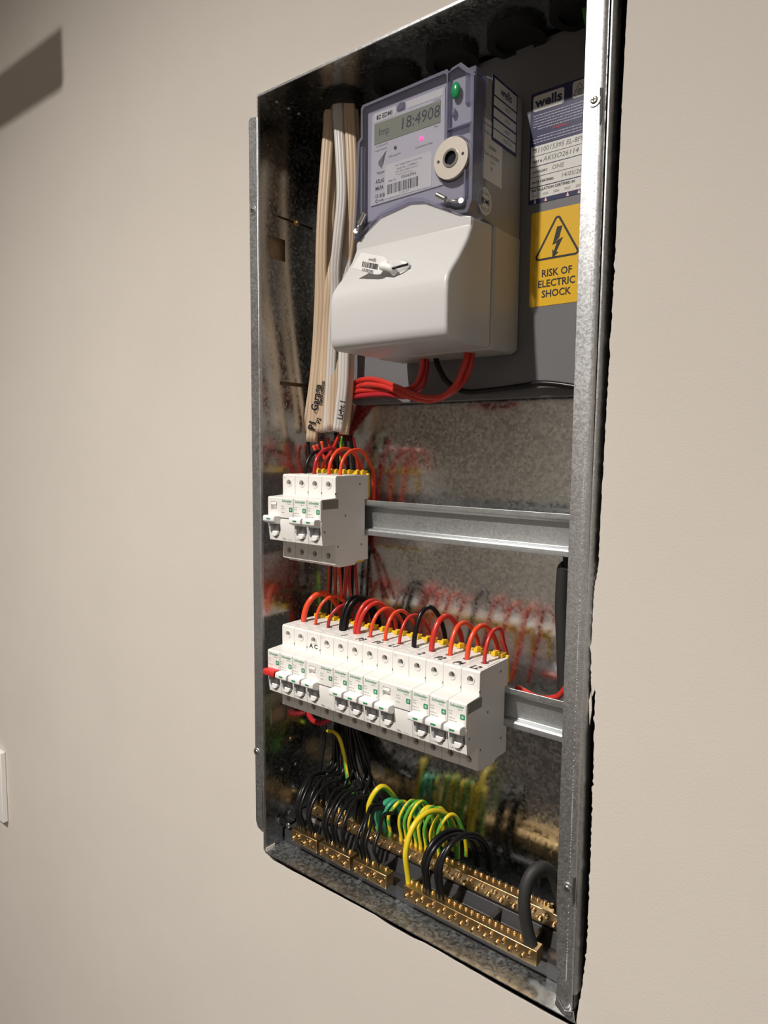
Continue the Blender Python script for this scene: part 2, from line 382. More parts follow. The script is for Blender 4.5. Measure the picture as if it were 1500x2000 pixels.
MB().add(v, lf).build('folded_seam', M['galv_lip'], enc, 0.2)
MB().prism_y([(238.5, -309), (241, -306), (246, -312.5), (251.5, -310), (251, -314), (245, -316), (239, -312)], -60.3, -59.4).prism_y([(244, -316), (252.5, -311), (253.5, -319.5), (247.5, -319.5)], -58.6, -57.6).build('bent_tab', M['galv_lip'], enc)
# pin-prick perforations down the right lip
pm = MB(); z = 420
while z > -290:
    pm.cyl((246.0, -58.62, z), (0, -1, 0), 0.28, 0.12, 6); z -= 3.4 + 2.2*math.sin(z*0.05)
tag(pm.build('perforation', M['white2'], enc), kind='stuff')
def screw(c, ax, r, parent, m='steel', name='screw', h=1.4):
    a = Vector(ax); mb = MB().cyl(c, ax, r, h*0.6, 18).cyl(tuple(Vector(c)+a*h*0.6), ax, r, h*0.4, 18, 0, r*0.72)
    o = mb.build(name, M[m], parent)
    p = Vector(c)+a*h; s_ = r*0.62; mb = MB()
    mb.box(p.x-s_, p.x+s_, p.y-0.05, p.y+0.05, p.z-r*.14, p.z+r*.14) if abs(a.y) > .5 else mb.box(p.x-s_, p.x+s_, p.y-r*.14, p.y+r*.14, p.z-.05, p.z+.05)
    mb.box(p.x-r*.14, p.x+r*.14, p.y-0.06, p.y+0.06, p.z-s_, p.z+s_) if abs(a.y) > .5 else 0
    mb.build('screw_slot', M['dark'], o); return o
for c in ((-101.5, -58.2, 343.8), (-103.8, -58.2, -211.5), (243.9, -58.5, 345.2), (244.3, -58.5, -215.6)):
    MB().ring(c, (0, -1, 0), 2.6, 4.2, 0.5, 24).build('screw_dimple', M['galv_lip'], enc); screw(c, (0, -1, 0), 2.5, enc)
MB().prism_y([(248.8, -206), (250.4, -205), (250.6, -224), (249.2, -228), (248.4, -216)], -58.7, -57.6).build('lip_notch', M['dark'], enc)
MB().prism_y([(247.4, 352), (249.4, 351.5), (249.6, 331), (248.2, 328)], -58.7, -57.9).build('lip_notch', M['dark'], enc)
for gx, gr in ((-35.5, 20), (31, 22.5), (91, 23), (150, 24), (205, 22)):
    c = (gx, 0.5 if gx != 150 else 5, ZT)
    MB().ring(c, (0, 0, -1), gr-7, gr, 7, 36).build('cable_grommet', M['rubber'], enc)
    if gx > 0: MB().cyl((c[0], c[1], ZT-3), (0, 0, -1), gr-6.5, 1.0, 30).build('grommet_membrane', M['rubber'], enc)
for y, z in ((-22, 447.8), (-38, 447.8), (-8, 447.8)): screw((-88, y, 448.4), (0, 0, -1), 2.2, enc, h=1.0)
# left side small fixings and the brass-coloured tie post
MB().cyl((XL, -6.5, 343), (1, 0, 0), 3.6, 1.2, 20).cyl((XL+1.2, -6.5, 343), (1, 0, 0), 1.8, 2, 12).build('slot_screw', M['brass'], enc)
MB().cyl((XL, -18, -208), (1, 0, 0), 2.4, 1.5, 16).build('slot_screw', M['brass'], enc)
for y, z in ((-50, -239), (-40, -292), (-30, -240)): MB().cyl((XL, y+20, z), (1, 0, 0), 2.2, 1.2, 16).build('side_rivet', M['steel'], enc)

# ================================================================= METER PANEL AND RAILS
pan = MB().prism_y([(-38, 156), (246, 156), (246, 446), (-42, 446), (-42, 166)], 20, 21.5).build('mounting_plate', M['greypaint'], enc, 0.3)
MB().box(-36, 246, 21.5, 33, 156, 157.5).build('folded_edge', M['greypaint'], pan)
MB().box(-36, -34.5, 21.5, 44.5, 160, 440).box(240, 241.5, 21.5, 44.5, 160, 440).build('standoff', M['galv'], pan)
def rail(z0, label):
    t = thing('din_rail', (78, 0, z0), label, 'mounting rail', 'rails carrying the breakers')
    z1 = z0+35
    prof = [(-4, z0), (-4, z0+4.2), (-3, z0+5.2), (2.4, z0+5.6), (3.2, z0+6.6), (3.2, z1-6.6), (2.4, z1-5.6), (-3, z1-5.2), (-4, z1-4.2), (-4, z1), (-5.1, z1), (-5.1, z1-4.6), (-3.8, z1-6.4), (1.4, z1-6.8), (2.1, z1-7.6), (2.1, z0+7.6), (1.4, z0+6.8), (-3.8, z0+6.4), (-5.1, z0+4.6), (-5.1, z0)]
    MB().prism_x([(y+.6, z) for y, z in prof], XL+0.4, XR-0.4).build('rail', M['rail'], t, 0.35)
    for x in (XL+6, 236): MB().box(x-5, x+5, 3.6, 44.6, z0+8, z0+27).build('rail_bracket', M['galv'], t)
rail(24.8, 'galvanised top-hat rail behind the short upper row of breakers')
rail(24.8-154.7, 'galvanised top-hat rail behind the long lower row of breakers')

# ================================================================= BREAKERS
def breaker_parts(t, n, kind):
    "local mm: x 0..18n, y=0 back, z 0..84.6; the thing sits at that corner"
    ox, oy, oz = ORG[t.name]; w = 18*n
    def L(mb): mb.v = [(x+ox, y+oy, z+oz) for x, y, z in mb.v]; return mb
    body = [(0, 0), (0, 24), (-4.9, 24), (-4.9, 60.4), (0, 60.4), (0, 84.6), (-46.8, 84.6), (-48.2, 83.2), (-48.2, 63.9), (-66.9, 63.1), (-68.3, 62.0), (-68.3, 43.4), (-67.2, 42.8), (-67.9, 37), (-66.9, 28), (-65.8, 20.2), (-63, 19.6), (-48.2, 19.8), (-48.2, 0)]
    b = L(MB().prism_x(body, 0.15, w-0.15)).build('body', M['white'], t)
    cut = MB()
    for k in range(n):
        x = 9+18*k
        for z in (76.3, 8.0 if kind else 8.0): cut.cyl((x, -55, z), (0, 1, 0), 3.0, 13.5, 22)
        cut.cyl((x, -24.5, 74), (0, 0, 1), 3.6, 20, 20)
    cut2 = MB()                                                      # toggle recess, round at the bottom
    ro_ = [(9+7.3*math.cos(math.radians(a)), 30.6+7.3*math.sin(math.radians(a))) for a in range(180, 361, 10)]+[(16.3, 41.5), (1.7, 41.5)]
    cut2.prism_y(ro_, -75, -58)
    cut.box(7, w-7, -20, -18.2, 83.4, 90)
    if n == 2: cut.prism_x([(-70, 50.5), (-63.5, 50.5), (-67.5, 58.5), (-70, 58.5)], 4.5, 13.0)
    cut.v = [(x+ox, y+oy, z+oz) for x, y, z in cut.v]
    boolean(b, cut)
    cut2.v = [(x+ox, y+oy, z+oz) for x, y, z in cut2.v]; boolean(b, cut2)
    bv = b.modifiers.new('bevel', 'BEVEL'); bv.width = 0.00035; bv.segments = 2; bv.limit_method = 'ANGLE'; bv.angle_limit = math.radians(40)
    for k in range(n):
        x = 9+18*k
        for z in (76.3, 8.0):
            o = L(MB().cyl((x, -42.6, z), (0, -1, 0), 2.6, 1.6, 18)).build('terminal_screw', M['dsteel'], t)
            L(MB().box(x-2, x+2, -44.35, -44.15, z-.35, z+.35).box(x-.35, x+.35, -44.36, -44.14, z-2, z+2)).build('screw_slot', M['dark'], o)
            L(MB().ring((x, -48.2, z), (0, -1, 0), 3.05, 4.0, 0.6, 26)).build('screw_collar', M['white'], t)
        L(MB().cyl((x, -24.5, 75.0), (0, 0, 1), 3.5, 1.2, 18)).build('wire_entry', M['dark'], t)
        # moulded ribs on top and on the shoulder
        L(MB().box(x-7.5, x+5, -42, -41.2, 84.5, 84.85).box(x-3, x+7, -33.5, -32.9, 84.5, 84.8).box(x+6.4, x+7.2, -33, -12, 84.5, 85.0)).build('moulded_rib', M['white'], t)
        o = L(MB().box(x+5.6, x+8.6, 0.4, 3.0, 62, 86.3).box(x-5.5, x+5.5, 0.4, 3.0, 82, 87.3).box(x-5.5, x-1.6, -5.0, 3.0, 85.0, 88.6).box(x+1.6, x+5.5, -5.0, 3.0, 85.0, 88.6).cyl((x-3.5, -2, 88), (0, 0, 1), 1.5, 1.6, 10).cyl((x+3.5, -2, 88), (0, 0, 1), 1.5, 1.6, 10)).build('rail_clip', M['yellow'], t, 0.3)
        L(MB().box(x-4, x+4, -13, 0.3, -3.2, -0.1)).build('rail_clip', M['yellow'], t, 0.5)
        L(MB().prism_x([(-46, 0), (-40, -3.6), (-18, -3.6), (-14, 0)], x-7.5, x+7.5)).build('foot', M['white'], t, 0.4)
    if n > 1:
        L(MB().box(17.9, 18.05, -48.35, -48.1, 1, 19).box(17.9, 18.05, -48.35, -48.1, 64.5, 83)).build('pole_line', M['greyink'], t)
    # toggle: clear barrel, lever with green dash, white crescent below
    L(MB().cyl((4.0, -59.8, 31.4), (1, 0, 0), 6.9, 10.0, 30).box(4.4, 6.6, -70.8, -60, 30, 40)).build('toggle_barrel', M['barrel'], t)
    lv = L(MB().prism_x([(-62, 45.0), (-74.6, 45.3), (-76.2, 44.2), (-76.4, 40.4), (-75.6, 39.4), (-70, 36.8), (-62, 37.5)], 1.2 if not kind == 'main' else 1.2, 16.8)).build('lever', M['redlever' if kind == 'main' else 'white2'], t, 0.7, 3)
    if kind != 'main': L(MB().box(7.0, 11.8, -76.62, -76.3, 41.6, 42.9)).build('lever_mark', M['green'], lv)
    L(MB().prism_y([(9+4.9*math.cos(math.radians(a)), 29.4+5.2*math.sin(math.radians(a))) for a in range(180, 361, 15)], -68.6, -63)).build('lever_heel', M['white2'], t, 0.6, 3)
    # printing
    tx = w-9 
    R_, U_ = (1, 0, 0), (0, 0, 1)
    def T(s, size, x, z, mt, nm, y=-68.3, **k): return textm(s, size, (ox+x, oy+y-0.03, oz+z), R_, U_, M[mt], nm, t, depth=0.06, **k)
    T('Schneider', 2.5, tx-.2, 59.6, 'green', 'maker_logo', shear=0.18, bold=0.02, stretch=0.98)
    T('Electric', 1.15, tx+3.2, 57.1, 'green', 'maker_logo')
    rr = M['redink'] if kind == 'main' else M['greyink']
    lines = {'main': ['Resi9', 'I-NA', '63A 250V'], 'rcd': ['Resi9', 'RCCB', '30mA', ''], 'mcb': ['Resi9', 'MCB', 'R9PFC16', '6000A 230V']}[kind]
    for i, s_ in enumerate(lines):
        if s_: T(s_, 1.15, tx-7.6, 54.4-2.3*i-(1.2 if i > 1 else 0), 'pinkink' if kind == 'main' else 'greyink', 'rating_print', align='LEFT')
    L(MB().prism_y([(tx+3.2, 56.0-2.8), (tx+3.7, 56.3-2.8+.3), (tx+7.1, 53.8), (tx+7.6, 53.3), (tx+7.6, 49.9), (tx+7.1, 49.4), (tx+3.7, 49.4), (tx+3.2, 49.9)], -68.42, -68.3)).build('green_square', M['green'], t)
    L(MB().ring((tx+5.4, -68.43, 51.5), (0, -1, 0), 0.7, 1.05, 0.06, 14).box(tx+5.2, tx+5.6, -68.5, -68.43, 51.5, 53.0)).build('symbol', M['white'], t)
    L(MB().box(tx+6.9, tx+7.1, -68.4, -68.3, 44.6, 48.2)).build('pointer_print', M['greyink'], t)
    L(MB().box(0.6, 0.75, -68.38, -68.3, 43.6, 62.5).box(w-0.9, w-0.75, -68.38, -68.3, 43.6, 62.5)).build('label_border', M['greyink'], t)
    if n == 2:
        L(MB().prism_x([(-68.9, 55.6), (-64.2, 51.6), (-64.2, 57.8), (-68.6, 57.8)], 5.0, 12.4)).build('test_button', M['white2'], t, 0.3)
        L(MB().box(1.2, w-1, -67.5, -67.25, 42.3, 42.6)).build('seam_line', M['greyink'], t)
        T('N', 1.6, 3, 81.0, 'greyink', 'neutral_mark', y=-48.2); T('N', 1.6, 3, 15.5, 'greyink', 'neutral_mark', y=-48.2)
        T('40A', 1.9, 21.5, 23.0, 'greyink', 'rating_print', y=-67.1); T('30mA AC', 1.0, 29.5, 22.6, 'greyink', 'rating_print', y=-67.1)
    # side recess and rivets
    for sx, s0, s1 in ((w-0.15, w-0.2, w-0.05), ):
        L(MB().box(s0, s1, -66.0, -44.2, 53.9, 62.6)).build('side_recess', M['greyslot'], t)
        rv = MB()
        for y, z in ((-12.9, 76.1), (-48.0, 67.7), (-34, 46.3), (-63, 32.7), (-44.8, 17.2), (-10.1, 15.9)): rv.ring((s0, y, z), (1, 0, 0), 0.55, 1.15, 0.28, 12).cyl((s0, y+.3, z), (1, 0, 0), 0.8, 0.22, 8)
        L(rv).build('side_rivet', M['greyslot'], t)
def text_on(t, s, size, x, y, z, right, up, mt='ink', nm='handwriting', **k):
    ox, oy, oz = ORG[t.name]; return textm(s, size, (ox+x, oy+y, oz+z), right, up, M[mt], nm, t, **k)
Z2 = -154.7; X2 = -74.1
GRP1, GRP2 = 'breakers on the upper rail', 'breakers on the lower rail'
rcd0 = thing('residual_current_device', (-72, 0, 0), 'white double-width 40A device at the left end of the short upper row', 'breaker', GRP1); breaker_parts(rcd0, 2, 'rcd')
mcb0 = thing('circuit_breaker', (-36, 0, 0), 'white C16 breaker in the middle of the upper row, beside the double-width device', 'breaker', GRP1); breaker_parts(mcb0, 1, 'mcb')
msw = thing('main_switch', (X2, 0, Z2), 'white main switch with a red lever at the left end of the long lower row', 'switch', GRP2); breaker_parts(msw, 1, 'main')
def place(src, x, z, label, grp, name=None):
    c = copy_tree(src); c.location = (x/1000, 0, (z+ZO)/1000); c['label'] = label; c['group'] = grp; ORG[c.name] = (x, 0, z); return c
mcbs = {}
m = place(mcb0, -18, 0, 'white C16 breaker at the right end of the upper row, its whole side showing', GRP1); mcbs['u2'] = m
defs = [(1, 'mcb', 'a1', 'white breaker next to the red-levered main switch in the lower row'),
 (2, 'mcb', 'a2', 'white breaker with the handwritten letters A C under its screw hole'),
 (3, 'rcd', 'r1', 'white double-width 40A device handwritten 1 on top, beside the A C breaker'),
 (5, 'mcb', 'p3', 'white breaker with P3 handwritten on its top'),
 (6, 'mcb', 'p1', 'white breaker with P1 handwritten on its top'),
 (7, 'mcb', 'l1', 'white breaker with L1 handwritten on its top'),
 (8, 'rcd', 'r2', 'white double-width 40A device handwritten 2 on top, in the right half of the lower row'),
 (10, 'mcb', 'p2', 'white C16 breaker with P2 handwritten on its top'),
 (11, 'mcb', 'p4', 'white C16 breaker with P4 handwritten on its top'),
 (12, 'mcb', 'l2', 'white C6 breaker with L2 handwritten on top, right end of the lower row')]
for k, kind, key, lab in defs: mcbs[key] = place(rcd0 if kind == 'rcd' else mcb0, X2+18*k, Z2, lab, GRP2)
for key, o in [('u1', mcb0), *mcbs.items()]:
    if key in ('r1', 'r2'): continue
    text_on(o, 'C6' if key in ('l2', 'l1') else 'C16', 1.9, 3.4, -66.25, 23.2, (1, 0, 0), (0, 0, 1), 'greyink', 'rating_print')
TX, TU = (1, 0, 0), (0, 1, 0.0)
for key, s, x, y in (('r1', '1', 22, -38), ('p3', 'P3', 8, -38), ('p1', 'P1', 9, -36), ('l1', 'L1', 9, -35), ('r2', '2', 24, -38), ('p2', 'P2', 8, -38), ('p4', 'P4', 10, -39), ('l2', 'L2', 9, -40)):
    text_on(mcbs[key], s, 8.6, x, y-1, 85.0, TX, TU, shear=0.25, bold=0.012, stretch=0.72)
text_on(mcbs['a2'], 'A C', 4.4, 9, -48.3, 69.8, (1, 0, 0), (0, 0, 1), bold=0.03, stretch=1.1)

# ================================================================= METER
met = thing('electricity_meter', (91, 20, 192), 'grey and white electricity meter with clear purple-tinted upper cover and digital display', 'electricity meter')
MB().prism_x([(19.8, 197), (19.8, 402), (-10, 404), (-41, 398), (-41, 292), (-25, 290), (-25, 195), (10, 193.5)], 32, 150.4).build('base', M['meterbase'], met, 2.0, 3)
tcp = [(-25.2, 291), (-58.5, 289), (-57.5, 284), (-59.5, 280), (-64, 271.5), (-70, 263.5), (-77, 254.5), (-84, 247), (-88.5, 241.5), (-90.8, 234.5), (-91, 226), (-91, 203), (-90, 198), (-87, 194.4), (-83, 193), (-25.2, 193)]
tc = MB().prism_x(tcp, 32.2, 149.6).build('terminal_cover', M['cover'], met, 3.2, 4)
MB().prism_y([(33, 270), (149, 270), (149, 289), (140, 292), (106, 309), (91, 311), (60, 306), (45, 297), (33, 288)], -58.2, -41.5).build('cover_hood', M['cover'], met, 1.0, 3)
MB().prism_x([(19.7, 196), (19.7, 290), (-25.2, 290), (-25.2, 192.5), (12, 192.5)], 31, 151.2).build('base_skirt', mat('skirt_plastic', (0.52, 0.50, 0.46), 0.4), met, 2.0, 3)
MB().sphere((91, -79, 253.5), 9, (1.8, 0.35, 0.9), 24).build('seal_boss', M['cover'], met)
# inner body and name plate
MB().box(43, 147, -56, -41, 304, 395).build('inner_body', mat('inner_body', (0.40, 0.40, 0.46), 0.4), met, 1.5)
MB().prism_y([(48, 317), (122, 318.5), (122, 329), (118.5, 333), (117, 340), (120.5, 347), (122.5, 349), (122.5, 391.5), (51, 391.5), (49, 389.5)], -57.0, -56.0).build('nameplate', mat('nameplate_grey', (0.62, 0.62, 0.64), 0.35), met)
Y = -57.1
def mt(s, size, x, z, m_='ink', y=Y, **k): return textm(s, size, (x, y, z), (1, 0, 0), (0, 0, 1), M[m_], 'meter_print', met, **k)
MB().prism_y([(51.5, 383.5), (73.5, 384), (75, 387), (75, 391), (51.5, 391)], Y-.1, Y).build('white_label', M['paper'], met)
MB().prism_y([(86.5, 385.5), (121, 385.5), (121, 391), (85, 391)], Y-.1, Y).build('white_label', M['paper'], met)
mt('EDMI', 3.6, 65.5, 387.0, y=Y-.12, bold=0.03, stretch=0.95)
MB().box(54.3, 56.2, Y-.2, Y, 385.3, 388.8).box(56.8, 58.6, Y-.2, Y, 387.6, 388.8).box(56.8, 58.6, Y-.2, Y, 385.3, 386.5).build('maker_mark', M['ink'], met)
MB().prism_y([(76, 386), (84, 386), (84, 391), (80, 392), (76, 390)], -58.4, -57).build('latch', M['clearedge'], met, 0.4)
mt('Current', 1.5, 115, 383.8, 'greyink')
MB().box(52, 118.6, Y-.25, Y, 366.0, 382.5).build('display', M['lcd'], met)
YD = Y-.3
mt('Imp', 6.2, 62.5, 374.3, y=YD, stretch=0.9)
mt('18:4908', 9.6, 98.5, 374.5, y=YD, stretch=0.93, shear=0.08)
mt('01 02 03 04 05', 1.5, 60, 363.8, 'greyink'); mt('Rate', 1.5, 115, 364, 'greyink')
mt('energy & beyond', 1.4, 58.5, 360.7, 'greyink')
MB().prism_y([(56.5, 349), (60.0, 345), (63.2, 357), (56.3, 351.5)], Y-.1, Y).build('vector_mark', M['greyink'], met)
MB().prism_y([(60.6, 349.0), (61.2, 347.5), (65, 358.5), (62.6, 357)], Y-.1, Y).build('vector_mark', M['greyink'], met)
mt('Vector', 2.5, 54.5, 342.3, 'ink', align='LEFT', stretch=.9); mt('ATLAS', 3.2, 53.6, 335.3, 'ink', bold=0.015, stretch=.72, align='LEFT'); mt('Mk7A', 3.2, 53.3, 329.8, 'ink', bold=0.015, stretch=.8, align='LEFT')
mt('CE', 2.6, 54.8, 323.6, 'ink', stretch=.85); mt('C', 2.6, 54.5, 319.6, 'ink', bold=.03); mt('N1098', 1.6, 56.6, 319.4, 'ink', align='LEFT', stretch=.9)
MB().box(58.2, 60.0, Y-.1, Y, 322.2, 325).box(61, 63.3, Y-.1, Y, 322.2, 325).build('approval_marks', M['greyink'], met)
MB().cyl((74.3, Y, 358.2), (0, -1, 0), 1.4, 0.3, 16).build('sensor_window', M['ink'], met)
mt('1000 imp/kWh', 1.6, 73.5, 352.6, 'greyink'); mt('Connection State', 1.7, 103, 352.8, 'greyink')
MB().cyl((100.5, Y, 358.5), (0, -1, 0), 1.6, 0.6, 16).build('indicator_light', M['led'], met)
MB().box(63.6, 111.0, Y-.2, Y, 319.5, 346.6).build('serial_label', M['paper'], met)
for i, (s, sz, x, z, mm_) in enumerate((('7411-A2B8-0W4015-1140-W02', 1.5, 88, 343.6, 'greyink'), ('Serial No  213088611', 1.8, 87, 340.9, 'greyink'), ('230V 50Hz 10(80)A 1Ph 2W', 1.4, 86, 338.4, 'greyink'), ('Made by under licence', 1.3, 84, 336.2, 'pinkink'), ('Meter No', 1.5, 71.5, 333.0, 'ink'), ('15A062956', 2.5, 88.0, 333.2, 'ink'), ('211 8611 000', 1.3, 84, 321.2, 'greyink'))):
    mt(s, sz, x, z, mm_, y=Y-.22)
bc = MB(); x = 66.5; rb = random.Random(5)
while x < 98.5:
    w_ = rb.choice((.25, .45, .7)); bc.box(x, x+w_, Y-.28, Y-.2, 322.6, 330.4); x += w_+rb.choice((.3, .5, .75))
bc.build('barcode', M['ink'], met)
# green push button, spring, optical port
MB().sphere((134.0, -59.6, 384), 1, (4.0, 2.6, 6.2), 24).build('green_button', M['greenbtn'], met)
MB().sphere((131.8, -58, 369), 1, (2.2, 2.2, 3.4), 16).build('clear_lens', M['clearedge'], met)
MB().cyl((132.0, -56, 334.3), (0, -1, 0), 17.5, 3.2, 48).build('port_housing', mat('port_housing', (0.30, 0.30, 0.36), .35), met, .4)
pp = MB().ring((132.0, -59.2, 334.3), (0, -1, 0), 6.6, 15.6, 3.0, 56).build('optical_port_plate', M['port'], met, 0.25)
MB().ring((132.0, -61.4, 334.3), (0, -1, 0), 5.2, 6.9, 1.4, 40).build('port_rim', M['steel'], pp)
MB().cyl((132.0, -58.6, 334.3), (0, -1, 0), 6.2, 1.6, 32).build('port_window', mat('port_dark', (0.01, 0.012, 0.02), 0.08), pp)
for dx, dz in ((-11.2, -.3), (11.0, .6)): MB().cyl((132.0+dx, -62.2, 334.3+dz), (0, -1, 0), 1.2, 0.15, 14).build('port_pin', M['ink'], pp)
# clear moulded cover: front sheet with arch cut at the bottom, side returns
oc = [(31.5, 291), (34, 330), (36, 371), (39.6, 374), (39.8, 397.6), (41.5, 399.8), (126.5, 401.6), (128.5, 399), (130.5, 401), (139, 402.5), (146, 396), (150.5, 393), (151, 372), (150.8, 300), (147, 291.5), (138.5, 292.5), (106, 308.2), (91.6, 310.6), (60, 305.8), (45, 297)]
MB().prism_y(oc, -60.2, -59.2).build('clear_cover', M['clear'], met)
rim = MB(); n = len(oc)
cxz = (92, 345)
def inset(p, d): 
    v_ = Vector((cxz[0]-p[0], cxz[1]-p[1])); v_.normalize(); return (p[0]+v_.x*d, p[1]+v_.y*d)
for i in range(n):
    a, b = oc[i], oc[(i+1) % n]
    if i == n-1: pass
    ai, bi = inset(a, 3.2), inset(b, 3.2)
    v_ = [(a[0], -60.6, a[1]), (b[0], -60.6, b[1]), (bi[0], -61.0, bi[1]), (ai[0], -61.0, ai[1]), (a[0], -44, a[1]), (b[0], -44, b[1])]
    rim.add(v_, [(0, 1, 2, 3), (0, 4, 5, 1)])
cr = rim.build('cover_rim', M['clearedge'], met)
MB().box(126.8, 128.0, -61.5, -56, 350, 398).box(127, 149, -61.3, -56, 356, 357).build('cover_rib', M['clearedge'], cr)
MB().box(141.5, 151, -58.5, -41, 372, 398).build('hinge_block', M['clearedge'], cr, 1.2, 3)
MB().box(143.5, 145, -60.9, -57, 300, 325).box(126, 145, -60.9, -57, 323.5, 325).box(40.5, 42.2, -61.5, -57, 304, 366).build('cover_rib', M['clearedge'], cr)
# labels on the meter's right side (x = 150.5)
SX = 150.6
def st(parent, s, size, y, z, m_='ink', x=SX+.2, **k): return textm(s, size, (x, y, z), (0, 1, 0), (0, 0, 1), M[m_], 'side_print', parent, **k)
lb = MB().box(SX, SX+.08, -46, -15, 320.8, 366).build('data_label', M['paper'], met)
for s, sz, y, z, mm_ in (('Load Control', 2.0, -39, 362, 'ink'), ('Relay 2A', 2.0, -38, 356, 'ink'), ('220000', 2.8, -31, 346.5, 'greyink'), ('Date  19/10/2015', 2.3, -31.5, 340.5, 'ink'), ('Item D', 1.8, -30, 336, 'greyink'), ('02', 2.6, -31.5, 331.0, 'ink')): st(lb, s, sz, y, z, mm_, x=SX+.12)
lb2 = MB().box(SX, SX+.25, -32.9, 8.2, 353.0, 402).build('certification_label', M['navy'], met)
MB().box(SX+.25, SX+.32, -30, 6.5, 388.0, 400).build('label_panel', M['paper'], lb2)
st(lb2, 'wells', 6.6, -11, 394, 'navy', x=SX+.4, bold=.02)
for z, s in ((380, '14027'), (371.5, '2026'), (363.2, 'AKB'), (355.6, '14 05 26')):
    MB().box(SX+.25, SX+.32, -30.5, 6.5, z, z+6.6).build('label_panel', M['paper'], lb2); st(lb2, s, 3.0, -9, z+3.2, 'greyink', x=SX+.4, shear=.25)
sl = MB().cyl((SX, -41.0, 304.2), (1, 0, 0), 10.4, 0.2, 40).build('round_seal_label', M['paper'], met)
sl.scale = (1, 1, 1)
MB().ring((SX+.2, -41.0, 304.2), (1, 0, 0), 7.6, 7.9, 0.08, 40).build('seal_ring_print', M['greyink'], sl)
st(sl, 'EDMI', 3.8, -40.5, 304.0, 'ink', x=SX+.3, bold=.03); st(sl, 'CERTIFIED', 1.7, -41, 309.8, 'greyink', x=SX+.3); st(sl, 'CALIBRATION', 1.5, -41, 298.4, 'greyink', x=SX+.3)
# crimp seals on the cover screws
def crimp(p0, p1, p2, label):
    t = thing('crimp_seal', p2, label, 'seal', 'crimped wire seals on the meter cover')
    MB().cyl(p0, tuple(Vector(p1)-Vector(p0)), 2.3, (Vector(p1)-Vector(p0)).length, 18).build('crimp_barrel', M['steel'], t, 0.3)
    MB().tube([p1, tuple((Vector(p1)+Vector(p2))/2+Vector((1, -1.5, -1))), p2], 0.9, 8).build('seal_wire', M['steel'], t)
    MB().cyl(p2, (0.3, -1, 0.1), 2.4, 2.2, 18).build('seal_screw', M['steel'], t, 0.3)
crimp((121.5, -64.5, 308.5), (129.5, -64.5, 303.5), (143.0, -62.5, 299.5), 'metal crimp seal wired to the screw at the cover lower right corner')
crimp((47.5, -64.5, 309.5), (41.5, -64.5, 301.5), (37.2, -62.5, 296.5), 'metal crimp seal wired to the screw at the cover lower left corner')
# security tag lying on the terminal cover
tg = thing('seal_tag', (75, -88, 247), 'white plastic security tag with barcode fixed to the front of the terminal cover', 'seal tag')
c4 = [Vector(at(*p, y=-87.0)) for p in ((706, 494), (750, 502), (759, 511), (745, 536), (735, 537), (688, 524))]
nv = Vector((0, -0.9, 0))
MB().add([tuple(p) for p in c4]+[tuple(p+nv) for p in c4], [tuple(range(6)), tuple(range(6, 12))]+[(i, (i+1) % 6, 6+(i+1) % 6, 6+i) for i in range(6)]).build('tag_plate', M['white2'], tg, 0.25)
ra = (c4[1]-c4[0]).normalized(); ua = Vector((0, -1, 0)).cross(ra) * -1
ua = ra.cross(Vector((0, 1, 0))); ua = ua if ua.z > 0 else -ua
oc_ = Vector(at(722, 517, y=-88.1))
textm('wells', 3.0, oc_+ua*4.2+ra*1.5, ra, ua, M['greyink'], 'tag_print', tg, shear=.2); textm('1078590', 2.6, oc_-ua*5.0+ra*-1, ra, ua, M['ink'], 'tag_print', tg)
bb = MB(); x = -8
while x < 9:
    w_ = rb.choice((.3, .5, .8)); a = [oc_+ra*x-ua*2.6, oc_+ra*(x+w_)-ua*2.6, oc_+ra*(x+w_)+ua*1.6, oc_+ra*x+ua*1.6]; bb.add(a, [(0, 1, 2, 3)]); x += w_+rb.choice((.35, .6))
bb.build('barcode', M['ink'], tg)
MB().tube([at(745, 520, y=-87), at(762, 524, y=-88), at(773, 534, y=-84)], 3.0, 10).build('tag_neck', M['white2'], tg)
MB().tube([at(757, 527, y=-89), at(775, 522, y=-88), at(797, 516, y=-82)], 1.0, 8).build('tag_wire', M['ink'], tg)

# ================================================================= STICKERS ON THE PANEL
ws = thing('warning_sticker', (184, 19.8, 231), 'yellow electric shock warning sticker with black lightning triangle on the grey plate', 'warning sticker')
def rrect(x0, x1, z0, z1, r, n=4):
    p = []
    for cx, cz, a0 in ((x1-r, z0+r, -90), (x1-r, z1-r, 0), (x0+r, z1-r, 90), (x0+r, z0+r, 180)):
        for i in range(n+1): a = math.radians(a0+90*i/n); p.append((cx+r*math.cos(a), cz+r*math.sin(a)))
    return p
MB().prism_y(rrect(160.5, 209.5, 231.4, 308.6, 2), 19.7, 19.95).build('sticker_sheet', M['signyel'], ws)
def rtri(cx, cz, s, r, n=6):
    p = []; R_ = s
    for k in range(3):
        a = math.radians(90-120*k); c = (cx+(R_-2*r)*math.cos(a), cz+(R_-2*r)*math.sin(a))
        for i in range(n+1): b = a+math.radians(60-120*i/n); p.append((c[0]+r*math.cos(b), c[1]+r*math.sin(b)))
    return p
to, ti = rtri(184.3, 281.0, 24.5, 3.0), rtri(184.3, 281.0, 21.0, 1.3); n = len(to); tr = MB()
tr.add([(x, 19.6, z) for x, z in to]+[(x, 19.6, z) for x, z in ti], [(i, (i+1) % n, n+(i+1) % n, n+i) for i in range(n)]).build('warning_triangle', M['ink'], ws)
bolt = [(184.0, 294), (188.5, 294), (185.2, 283.5), (189.6, 284.5), (183.2, 273.3), (185.4, 274.2), (180.6, 269.0), (180.2, 276.3), (181.4, 274.6), (184.8, 280.6), (180.2, 279.6)]
